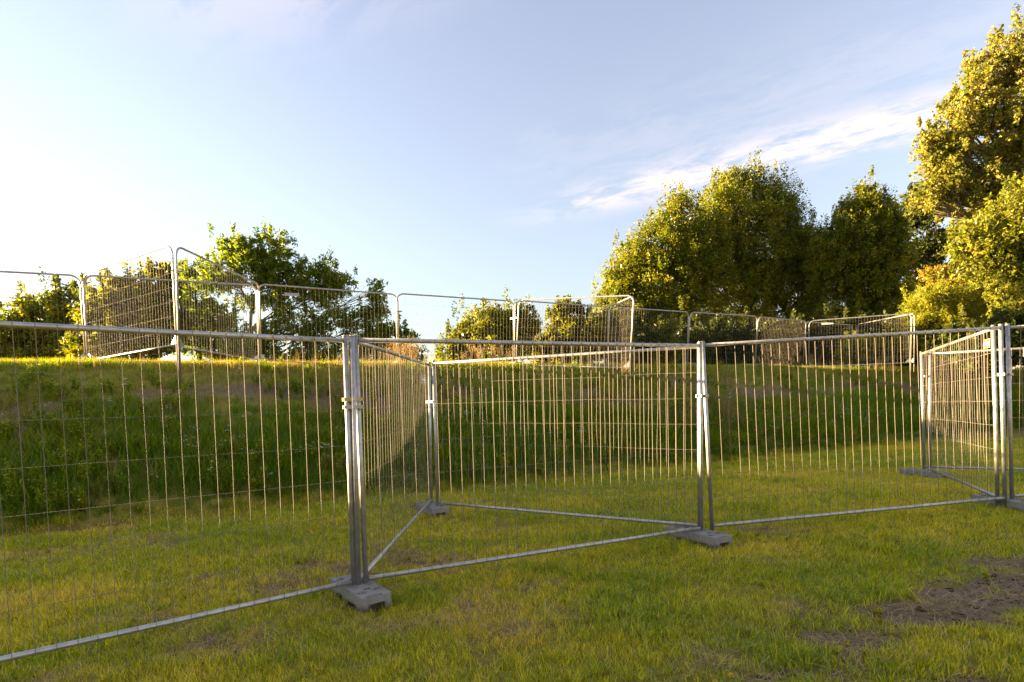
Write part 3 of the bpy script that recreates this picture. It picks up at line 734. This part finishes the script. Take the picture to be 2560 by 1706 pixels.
for nm, fl, ang in BLOCKS:
    c, a = block_frame(fl, ang)
    zt = {'A': .079, 'F': .125, 'C': .083, 'D': .212, 'I': .152}[nm]
    o = link('concrete_block', block_me, M_BLOCK); o.location = (c.x, c.y, zt - BH); o.rotation_euler = (0, 0, a)
    tag(o, BLAB[nm], 'fence foot', 'block feet of the fence')
    link('moulded_figures', mark_me, M_MARK, o)
# feet of the crest row that stand clear of the grass
for (x_, y_), ang, lab in (((.10, 16.53), -62, 'weathered fence foot on the crest between the open sky panel and the middle triangle'),
                           ((-9.34, 12.36), -62, 'weathered fence foot on the crest where the tallest triangle leaves the row'),
                           ((-6.18, 13.85), -62, 'weathered fence foot on the crest before the feathery ash tree'),
                           ((-3.05, 15.27), -62, 'weathered fence foot on the crest between the ash tree panel and the open sky panel'),
                           ((3.19, 18.1), -62, 'weathered fence foot on the crest behind the middle triangle'),
                           ((6.19, 19.53), -62, 'weathered fence foot on the crest under the first tilted joint by the big dark tree'),
                           ((9.28, 21.12), -62, 'weathered fence foot on the crest under the second tilted joint by the big dark tree'),
                           ((12.24, 23.1), -62, 'weathered fence foot on the crest where the farthest triangle leaves the row')):
    o = link('concrete_block', block_me, M_BLOCK); o.location = (x_, y_, gz1(x_, y_) - .02); o.rotation_euler = (0, 0, R(ang))
    tag(o, lab, 'fence foot', 'block feet of the fence')

# ------------------------------------------------------------------ clamps, plates and signs
bm = bmesh.new()
for y0, y1 in ((-.032, -.0225), (.0225, .032)): box(bm, -.036, .146, y0, y1, -.014, .014)
clamp_me = bm_mesh(bm, 'clamp'); clamp_me.materials.append(M_CLAMP)
bolt_me = tube_mesh('bolt', [(0, -.045, 0), (0, .045, 0)], .008, 8); nut_me = tube_mesh('nut', [(0, -.048, 0), (0, -.034, 0)], .0135, 6)
def clamp(p0, p1, z, label, mat=None):
    p0 = Vector(p0); p1 = Vector(p1); d = p1 - p0; root = empty('fence_clamp', (p0.x, p0.y, z)); dd = Vector((d.x, d.y, 0)); L_ = dd.length
    root.rotation_euler = (0, 0, math.atan2(dd.y, dd.x)); tag(root, label, 'clamp', 'clamps joining fence panels')
    s = (L_ + .064) / .182
    c_me = clamp_me.copy()
    for v in c_me.vertices: v.co.x = (v.co.x + .036) * s - .032
    c_me.materials.clear()
    link('jaw', c_me, mat or M_CLAMP, root); link('bolt', bolt_me, M_STEEL, root, (L_ / 2, 0, 0)); link('nut', nut_me, M_STEEL, root, (L_ / 2, 0, 0))
    return root
def lean_pt(p, z, lean=(0, 0)):
    k = (z - p[2]) / 1.97; return (p[0] + lean[0] * k, p[1] + lean[1] * k)
LA, LB, LC, LD = (.03, -.027), (.02, -.018), (-.07, .0), (-.05, .02)
clamp(lean_pt(pA, 1.50, LA), lean_pt(pB, 1.50, LB), 1.50, 'grey steel clamp joining the posts over the first block')
clamp(lean_pt(pA, 1.56, LA), lean_pt(pB, 1.56, LB), 1.56, 'yellow zinc clamp set just above a grey one over the first block', M_BRASS)
clamp(lean_pt(pF1, 1.55, (.052, -.024)), lean_pt(pF2, 1.55, (.03, -.01)), 1.55, 'bright bolted clamp joining the two posts over the rear block')
clamp(lean_pt(pC, 1.5, (.01, -.018)), lean_pt(pC2, 1.5, LC), 1.50, 'steel clamp joining the leaning posts over the middle block of the front row')
clamp(lean_pt(pD, 1.63, LC), lean_pt(pD2, 1.63, LD), 1.63, 'rusty toned clamp joining the gold lit corner posts')
clamp(lean_pt(pI1, 1.72, (-.0, .03)), lean_pt(pI2, 1.72, (-.02, .02)), 1.72, 'clamp joining the two posts at the back end of the gold lit panel')
UJ = [((-6.29, 10.57), (-6.20, 10.58), 4.2, (.03, .03), 'small clamp at the tallest fence peak on the crest'),
      ((-3.11, 15.29), (-2.99, 15.26), 4.1, (.10, -.06), 'small clamp joining the ash tree panel to the open sky panel'),
      ((.04, 16.6), (.17, 16.46), 4.0, (.1, -.09), 'small clamp joining the open sky panel to the middle triangle'),
      ((6.14, 19.57), (6.24, 19.48), 4.0, (.08, -.13), 'small clamp at the first tilted joint by the big dark tree'),
      ((9.23, 21.08), (9.34, 21.15), 4.0, (.12, -.19), 'small clamp at the second tilted joint by the big dark tree'),
      ((12.13, 23.1), (12.34, 23.03), 4.0, (.04, -.06), 'small clamp where the farthest triangle leaves the row'),
      ((15.59, 24.97), (15.48, 25.08), 4.0, (.0, 0), 'small clamp at the back corner of the farthest triangle')]
for a, b_, z_, lean, lab in UJ:
    k_ = (z_ - 2.65) / 1.97
    clamp((a[0] + lean[0] * k_, a[1] + lean[1] * k_, 0), (b_[0] + lean[0] * k_, b_[1] + lean[1] * k_, 0), z_, lab)

def plate(name, p, d, w, h, mat, label, marks=(), th=.003, cat='sign'):
    """flat plate hung on a panel: p centre, d direction along the panel; marks (x0,x1,z0,z1,material) on either face"""
    root = empty(name, p); root.rotation_euler = (0, 0, math.atan2(d[1], d[0])); tag(root, label, cat)
    bm = bmesh.new(); box(bm, -w / 2, w / 2, -th / 2, th / 2, -h / 2, h / 2); link('plate', bm_mesh(bm, 'plate'), mat, root)
    for nm, x0, x1, z0, z1, mt in marks:
        bm = bmesh.new()
        for s in (-1, 1):
            y0 = s * (th / 2 + .0004); y1 = s * (th / 2 + .0016); box(bm, x0, x1, min(y0, y1), max(y0, y1), z0, z1)
        link(nm, bm_mesh(bm, nm), mt, root)
    return root
eD = (Vector(pF1) - Vector(pE0)).normalized()
q = Vector(pF1) - eD * .30
plate('white_tag', (q.x + .032, q.y, 1.86), eD, .30, .115, M_SIGN_W, 'small white printed tag on the panel reaching back from the first block',
      [('print_line', -.12, .12, .030, .040, M_INK), ('print_line', -.12, .07, .010, .016, M_INK), ('print_line', -.10, .10, -.042, -.034, M_INK)])
hD = (Vector(pI1) - Vector(pH0)).normalized(); hn = Vector((-hD.y, hD.x, 0)).normalized()
q = Vector((pH0[0] - .02, pH0[1], 0)) + hD * .16 + hn * .03
plate('warning_plate', (q.x, q.y, 2.0), hD, .22, .10, M_SIGN_W, 'red and white striped plate by the gold lit corner post',
      [('red_stripe', -.108, .108, .018, .048, M_SIGN_R), ('red_stripe', -.108, .108, -.048, -.018, M_SIGN_R)])
r_ = ray(2574, 868)
k_ = 8.80 / r_.y; q = Vector((0, 0, EYE)) + r_ * k_
tj = (Vector((q.x, q.y, 0)) - Vector((pI2[0], pI2[1], 0))).dot(jD); q2 = Vector((pI2[0], pI2[1], 0)) + jD * tj + Vector((-.508, -.861, 0)) * .032
plate('grey_sign', (q2.x, q2.y, 2.03), jD, .20, .155, M_SIGN_G, 'grey sign with black print hanging on the top rail beyond the gold lit corner posts',
      [('letter_bar', -.068, -.040, .048, .056, M_INK), ('letter_stem', -.058, -.050, .024, .0475, M_INK), ('print_line', -.070, .07, -.062, -.052, M_INK)])
plate('info_plate', (-5.42, 14.12, 4.42), DIR, .34, .075, M_SIGN_G, 'narrow grey plate under the top rail of the panel before the ash tree', [('print_line', -.15, .15, -.034, -.028, M_SIGN_W)])
plate('info_plate', (12.95, 22.68, 4.32), (.91, -.41), .42, .08, M_SIGN_G, 'narrow grey plate under the top rail of the farthest triangle', [('print_line', -.19, .19, .028, .036, M_SIGN_W)])
# black strap lying by the rear block
bm = bmesh.new(); pts = []
r_ = ray(1050, 1272); kk = -EYE / r_.z; s0 = Vector((r_.x * kk, r_.y * kk, 0))
for i in range(14):
    t = i / 13; x_ = s0.x - .10 + .34 * t + .03 * math.sin(6 * t); y_ = s0.y - .10 + .30 * t + .05 * math.cos(5 * t); pts.append((x_, y_, gz1(x_, y_) + .03 + .03 * math.sin(3.1 * t)))
tube(bm, pts, .009, 6); o = link('black_strap', bm_mesh(bm, 'black_strap'), M_INK); tag(o, 'black strap curled on the grass against the rear block', 'strap')

# ------------------------------------------------------------------ trees and shrubs
def leaf_mat(name, cols, trans=.42): return veg_mat(name, cols, trans, inst=False, rough=.5, spec=.05)
M_L_LIME = leaf_mat('leaf_linden', [(.05, .085, .008), (.11, .14, .011), (.20, .195, .016), (.27, .235, .025)], .42)
M_L_ASH = leaf_mat('leaf_ash', [(.055, .105, .010), (.12, .165, .014), (.22, .22, .02)], .6)
M_L_YEL = leaf_mat('leaf_yellow_green', [(.06, .09, .010), (.13, .135, .012), (.20, .165, .016)], .55)
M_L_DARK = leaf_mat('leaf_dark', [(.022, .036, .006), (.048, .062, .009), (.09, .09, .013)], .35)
M_L_POP = leaf_mat('leaf_poplar', [(.08, .105, .014), (.15, .155, .02), (.23, .205, .03), (.28, .24, .06)], .4)
M_L_FRESH = leaf_mat('leaf_fresh', [(.085, .115, .012), (.155, .165, .016), (.24, .215, .025)], .45)
M_L_ROWAN = leaf_mat('leaf_rowan', [(.13, .14, .012), (.20, .165, .015), (.28, .17, .02), (.36, .17, .03)], .45)
M_L_BUSH = leaf_mat('leaf_bush', [(.12, .145, .010), (.21, .215, .014), (.30, .27, .02)], .5)

def tree(name, label, base, lobes, mat, n_leaf, leaf, seed, cat='tree', group=None, trunk_r=.18, bark_m=M_BARK, cl_r=.55, asp=.5, hollow=.45, droop=.0, cl_n=70, limb_n=1.0, spread=.75, twig=True):
    """lobes: (centre, rx, ry, rz) in metres. Leaves sit in clusters that fill the lobes, denser toward the outside;
    limbs run from the trunk into the lobes and twigs to many clusters"""
    r = np.random.default_rng(seed)
    base = Vector(base); root = empty(name, base); tag(root, label, cat, group)
    vol = np.array([a[1] * a[2] * a[3] for a in lobes]) ** (2 / 3); k_cl = max(6, n_leaf // cl_n)
    which = r.choice(len(lobes), k_cl, p=vol / vol.sum())
    d = unit(r.normal(size=(k_cl, 3))); rad = r.uniform(hollow ** 3, 1, k_cl) ** (1 / 3)
    cen = np.array([tuple(a[0]) for a in lobes]); rr_ = np.array([a[1:4] for a in lobes])
    ang = np.arctan2(d[:, 1], d[:, 0]) * 1.6; rag = .78 + .5 * fbm(ang + 7 * which, d[:, 2] * 3.2 + 3 * which, seed, 3)     # ragged, not round
    cpos = cen[which] + d * rr_[which] * (rad * rag)[:, None]
    crad = cl_r * r.uniform(.45, 1.25, k_cl)
    spray = (r.uniform(0, 1, k_cl) < .30) & (rad > .72); cpos[spray] += (d[spray] * np.array((.5, .5, .3)) + np.array((0, 0, .45))) * cl_r * r.uniform(.5, 1.7, (spray.sum(), 1))
    cl = np.repeat(np.arange(k_cl), cl_n); k = len(cl)
    e = r.normal(size=(k, 3)); e = unit(e) * (r.uniform(0, 1, k) ** .45)[:, None]
    e[:, 2] *= .7; sc_ = spray[cl]; e[sc_] *= np.array((.42, .42, 1.7))
    pos = cpos[cl] + e * crad[cl][:, None]
    outw = unit(pos - cen[which[cl]])
    dirn = unit(outw * .5 + r.normal(size=(k, 3)) * spread + np.array((0, 0, -droop)))
    ln = leaf * np.clip(np.exp(r.normal(-.05, .32, k)), .4, 1.5) * r.uniform(.8, 1.2, k_cl)[cl]
    side = unit(np.cross(dirn, unit(r.normal(size=(k, 3)) * .55 + outw)))
    U_ = dirn * ln[:, None]; V_ = side * (ln * asp * .5)[:, None]
    tint_c = r.normal(.45, .17, k_cl); tint_ = np.clip(tint_c[cl] + r.normal(0, .14, k), 0, 1)
    v, f, t = quads_at(pos - U_ * .5, U_, V_, tint_)
    zg = v[:, 2].min()
    me = mesh_np('crown', v - np.array(base), f, {'tint': t}); link('crown', me, mat, root)
    # trunk and limbs
    bm = bmesh.new(); rp = random.Random(seed)
    top = max(lobes, key=lambda a: a[0].z)[0]
    h = max(.6, (top.z - base.z))
    axis_ = [Vector((0, 0, -.15))]
    for i in range(1, 8):
        t_ = i / 7; p = Vector(((top.x - base.x) * t_ ** 1.6, (top.y - base.y) * t_ ** 1.6, h * t_)); p += Vector((rp.gauss(0, 1), rp.gauss(0, 1), 0)) * .02 * h * min(1, t_ * 2) * (t_ < 1); axis_.append(p)
    tube(bm, axis_, [trunk_r * (1.25 if i == 0 else (1 - i / 7.6) ** .8) for i in range(8)], 9)
    def on_axis(z):
        for a_, b2 in zip(axis_, axis_[1:]):
            if a_.z <= z <= b2.z: return a_.lerp(b2, (z - a_.z) / max(b2.z - a_.z, 1e-6)), z / h
        return axis_[-1], 1
    for a in lobes:
        c = a[0] - base; zst = max(.12 * h, min(c.z - .55 * math.hypot(c.x, c.y) * .8 - a[3] * .3, .85 * h)); s, t_ = on_axis(zst)
        br = max(.02, trunk_r * .5 * (1 - .7 * t_)); mid = s.lerp(c, .5) + Vector((rp.gauss(0, .08), rp.gauss(0, .08), .1)) * a[3]
        tube(bm, [s, s.lerp(mid, .5) + Vector((0, 0, .03 * h)), mid, c], [br, br * .8, br * .55, br * .2], 6)
        if twig:
            idx = np.where(which == lobes.index(a))[0]
            for q_i in idx[:int(14 * limb_n)]:
                e_ = Vector(cpos[q_i]) - base; st_ = mid.lerp(c, rp.uniform(0, 1)); mm_ = st_.lerp(e_, .5) + Vector((rp.gauss(0, .1), rp.gauss(0, .1), rp.gauss(0, .1))) * a[3] * .4
                tube(bm, [st_, mm_, e_], [br * .34, br * .22, br * .06], 4, False)
    link('trunk', bm_mesh(bm, 'trunk'), bark_m, root)
    return root
def lob(d, rows):
    """rows of (x, y, half width, half height[, extra distance]) in pixels of the 2353-wide photograph, at distance d"""
    out = []
    for q in rows:
        dd = d + (q[4] if len(q) > 4 else 0)
        out.append((at(q[0], q[1], dd), px2m(q[2], dd), px2m((q[2] + q[3]) / 2, dd), px2m(q[3], dd)))
    return out
def base_at(x, d):
    p = at(x, 860, d); return (p.x, p.y, gz1(p.x, p.y))

tree('broadleaf_tree', 'low dark rounded tree behind the fence at the sunny end of the crest', base_at(95, 24),
     lob(24, [(-60, 800, 80, 50), (40, 770, 60, 55), (110, 735, 60, 60), (165, 705, 42, 50), (150, 780, 70, 50), (60, 820, 90, 35), (190, 800, 40, 45)]), M_L_LIME, 36000, .16, 1, trunk_r=.2, cl_r=.45)
tree('broadleaf_tree', 'yellow green backlit tree behind the tallest fence triangle', base_at(300, 21),
     lob(21, [(235, 740, 45, 70), (300, 700, 55, 60), (345, 670, 45, 50), (300, 780, 90, 55), (380, 740, 50, 70), (378, 640, 16, 34), (250, 680, 30, 35), (220, 800, 60, 40)]), M_L_YEL, 34000, .15, 2, trunk_r=.12, cl_r=.38)
tree('ash_tree', 'tall feathery ash tree with open branches and sky gaps', base_at(600, 23),
     lob(23, [(520, 575, 28, 32), (560, 590, 45, 40), (632, 575, 42, 42), (600, 625, 70, 38), (690, 635, 38, 40), (645, 650, 60, 35), (742, 625, 26, 34), (780, 655, 34, 30), (740, 680, 55, 30),
               (862, 668, 24, 26), (868, 705, 22, 26), (850, 745, 32, 34), (660, 715, 40, 32), (780, 735, 60, 32), (620, 765, 40, 30), (720, 790, 50, 26), (830, 795, 50, 26), (690, 830, 80, 20), (490, 640, 35, 40), (530, 650, 30, 25), (600, 690, 50, 28), (700, 750, 46, 30), (580, 800, 60, 28), (780, 820, 80, 26), (860, 780, 40, 40)]),
     M_L_ASH, 54000, .15, 3, trunk_r=.10, cl_r=.34, asp=.34, hollow=.25, cl_n=50, limb_n=1.3)
tree('ash_tree', 'leafy young ash tree between the tallest fence triangle and the feathery ash', base_at(460, 25),
     lob(25, [(450, 625, 50, 40), (430, 680, 45, 45), (480, 720, 50, 50), (440, 770, 60, 50), (540, 815, 60, 30), (520, 765, 40, 36), (575, 795, 36, 28)]), M_L_ASH, 21000, .17, 4, trunk_r=.14, cl_r=.4, asp=.36, hollow=.3, limb_n=1.2)
tree('shrub', 'dark low shrub behind the joint of the ash tree panel and open sky panel', base_at(905, 22),
     lob(22, [(895, 780, 34, 40), (930, 795, 28, 38), (870, 805, 40, 30), (955, 815, 25, 20), (900, 820, 50, 20)]), M_L_ASH, 9000, .14, 5, cat='shrub', trunk_r=.07, cl_r=.3, asp=.4)
tree('broadleaf_tree', 'rounded lone tree beyond the open sky panel', base_at(1120, 27),
     lob(27, [(1105, 760, 55, 50), (1140, 740, 42, 32), (1060, 790, 42, 36), (1180, 755, 45, 50), (1030, 815, 35, 22), (1130, 800, 90, 36), (1215, 745, 22, 38)]), M_L_LIME, 42000, .14, 6, trunk_r=.2, cl_r=.42)
tree('broadleaf_tree', 'slim pointed tree behind the middle fence triangle', base_at(1300, 29),
     lob(29, [(1302, 712, 26, 32), (1305, 750, 45, 42), (1270, 790, 36, 36), (1340, 780, 46, 40), (1235, 805, 36, 28), (1300, 815, 70, 24)]), M_L_YEL, 20000, .18, 7, trunk_r=.16, cl_r=.42)
tree('shrub', 'sunlit leafy shrub between the slim pointed tree and the big dark tree', base_at(1390, 27),
     lob(27, [(1385, 750, 36, 44), (1410, 790, 42, 40), (1360, 810, 36, 26), (1440, 770, 30, 36)]), M_L_YEL, 10000, .17, 8, cat='shrub', trunk_r=.08, cl_r=.38)
tree('linden_tree', 'broad dense tree with gold lit flank, lower of the two joined domes', base_at(1530, 36),
     lob(36, [(1545, 500, 42, 46), (1530, 560, 75, 60), (1470, 600, 52, 60), (1440, 655, 46, 50), (1415, 690, 32, 36), (1520, 650, 85, 70), (1600, 600, 60, 80), (1480, 720, 80, 50), (1580, 730, 80, 60), (1540, 800, 110, 34), (1425, 640, 40, 42), (1400, 690, 30, 34), (1405, 735, 40, 40), (1620, 540, 44, 50), (1560, 470, 26, 30)]),
     M_L_LIME, 145000, .145, 9, trunk_r=.36, cl_r=.66, droop=.2, hollow=.2)
tree('linden_tree', 'tallest dense dark tree dome on the crest with gold lit top', base_at(1715, 38),
     lob(38, [(1690, 425, 46, 42), (1745, 440, 46, 42), (1650, 475, 40, 50), (1715, 500, 100, 60), (1800, 500, 42, 50), (1630, 560, 50, 60), (1745, 590, 110, 80), (1830, 580, 45, 55), (1840, 540, 26, 24), (1690, 670, 110, 80), (1810, 680, 80, 80), (1870, 620, 30, 60), (1720, 780, 150, 50), (1860, 750, 60, 60), (1885, 670, 36, 60), (1850, 600, 44, 46), (1790, 460, 30, 34)]),
     M_L_LIME, 205000, .145, 10, trunk_r=.42, cl_r=.68, droop=.2, hollow=.2)
tree('linden_tree', 'pointed gold lit tree standing apart beside the big dark domes', base_at(1985, 34),
     lob(34, [(1985, 450, 26, 32), (1975, 495, 45, 40), (2015, 485, 30, 36), (1960, 545, 55, 46), (2020, 545, 46, 50), (1925, 590, 36, 44), (1980, 610, 65, 46), (2045, 510, 26, 34), (1935, 650, 40, 40), (2000, 670, 60, 40), (1960, 720, 75, 36), (2030, 730, 50, 40), (1905, 560, 28, 40), (1900, 620, 30, 44), (2055, 590, 36, 50), (2050, 660, 40, 50)]),
     M_L_LIME, 108000, .14, 11, trunk_r=.3, cl_r=.56, droop=.2, hollow=.25)
tree('broadleaf_tree', 'dark thin crowned tree half hidden behind the giant poplar', base_at(2105, 40),
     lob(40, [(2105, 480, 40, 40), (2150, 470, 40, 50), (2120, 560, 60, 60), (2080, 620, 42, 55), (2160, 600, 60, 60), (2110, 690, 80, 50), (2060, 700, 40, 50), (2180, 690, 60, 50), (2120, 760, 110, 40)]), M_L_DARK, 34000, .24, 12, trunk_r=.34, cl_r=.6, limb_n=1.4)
tree('poplar_tree', 'giant poplar with silvery gold leaves towering over everything', base_at(2420, 24),
     lob(24, [(2380, 130, 80, 70), (2290, 165, 60, 55), (2440, 60, 90, 80), (2230, 235, 55, 60), (2330, 240, 85, 70), (2180, 310, 50, 50), (2270, 330, 80, 60), (2150, 350, 44, 42), (2380, 340, 80, 70), (2200, 400, 70, 50), (2300, 430, 90, 60), (2150, 425, 46, 36),
               (2400, 470, 90, 80), (2240, 480, 70, 46), (2480, 250, 110, 110), (2500, 450, 110, 110), (2340, 540, 80, 60), (2130, 465, 40, 26), (2260, 540, 60, 50), (2330, 480, 90, 70)]),
     M_L_POP, 150000, .108, 13, trunk_r=.5, cl_r=.42, bark_m=M_BARKP, cl_n=80, limb_n=1.3, asp=.75)
tree('chestnut_tree', 'fresh green leafy tree under the giant poplar', base_at(2400, 19),
     lob(19, [(2300, 540, 60, 60), (2360, 490, 70, 70), (2250, 590, 45, 45), (2330, 620, 70, 55), (2400, 600, 70, 90), (2230, 560, 36, 40), (2370, 700, 70, 60), (2450, 720, 90, 90)]), M_L_FRESH, 62000, .12, 14, trunk_r=.26, cl_r=.36, droop=.4)
tree('rowan_bush', 'rowan bush with orange red leaves above the bright bush', base_at(2210, 26.5),
     lob(26.5, [(2140, 635, 30, 16), (2190, 630, 40, 20), (2250, 650, 40, 22), (2300, 655, 30, 20), (2220, 665, 60, 24), (2150, 660, 26, 20), (2230, 700, 80, 40)]), M_L_ROWAN, 16000, .14, 15, cat='bush', trunk_r=.1, cl_r=.32)
tree('willow_bush', 'bright yellow green feathery bush beside the farthest fence triangle', base_at(2190, 25),
     lob(25, [(2170, 690, 70, 40), (2240, 700, 70, 44), (2120, 715, 46, 40), (2180, 750, 100, 40), (2280, 745, 50, 44), (2110, 770, 50, 36)]), M_L_BUSH, 44000, .12, 16, cat='bush', trunk_r=.07, cl_r=.32, asp=.28)
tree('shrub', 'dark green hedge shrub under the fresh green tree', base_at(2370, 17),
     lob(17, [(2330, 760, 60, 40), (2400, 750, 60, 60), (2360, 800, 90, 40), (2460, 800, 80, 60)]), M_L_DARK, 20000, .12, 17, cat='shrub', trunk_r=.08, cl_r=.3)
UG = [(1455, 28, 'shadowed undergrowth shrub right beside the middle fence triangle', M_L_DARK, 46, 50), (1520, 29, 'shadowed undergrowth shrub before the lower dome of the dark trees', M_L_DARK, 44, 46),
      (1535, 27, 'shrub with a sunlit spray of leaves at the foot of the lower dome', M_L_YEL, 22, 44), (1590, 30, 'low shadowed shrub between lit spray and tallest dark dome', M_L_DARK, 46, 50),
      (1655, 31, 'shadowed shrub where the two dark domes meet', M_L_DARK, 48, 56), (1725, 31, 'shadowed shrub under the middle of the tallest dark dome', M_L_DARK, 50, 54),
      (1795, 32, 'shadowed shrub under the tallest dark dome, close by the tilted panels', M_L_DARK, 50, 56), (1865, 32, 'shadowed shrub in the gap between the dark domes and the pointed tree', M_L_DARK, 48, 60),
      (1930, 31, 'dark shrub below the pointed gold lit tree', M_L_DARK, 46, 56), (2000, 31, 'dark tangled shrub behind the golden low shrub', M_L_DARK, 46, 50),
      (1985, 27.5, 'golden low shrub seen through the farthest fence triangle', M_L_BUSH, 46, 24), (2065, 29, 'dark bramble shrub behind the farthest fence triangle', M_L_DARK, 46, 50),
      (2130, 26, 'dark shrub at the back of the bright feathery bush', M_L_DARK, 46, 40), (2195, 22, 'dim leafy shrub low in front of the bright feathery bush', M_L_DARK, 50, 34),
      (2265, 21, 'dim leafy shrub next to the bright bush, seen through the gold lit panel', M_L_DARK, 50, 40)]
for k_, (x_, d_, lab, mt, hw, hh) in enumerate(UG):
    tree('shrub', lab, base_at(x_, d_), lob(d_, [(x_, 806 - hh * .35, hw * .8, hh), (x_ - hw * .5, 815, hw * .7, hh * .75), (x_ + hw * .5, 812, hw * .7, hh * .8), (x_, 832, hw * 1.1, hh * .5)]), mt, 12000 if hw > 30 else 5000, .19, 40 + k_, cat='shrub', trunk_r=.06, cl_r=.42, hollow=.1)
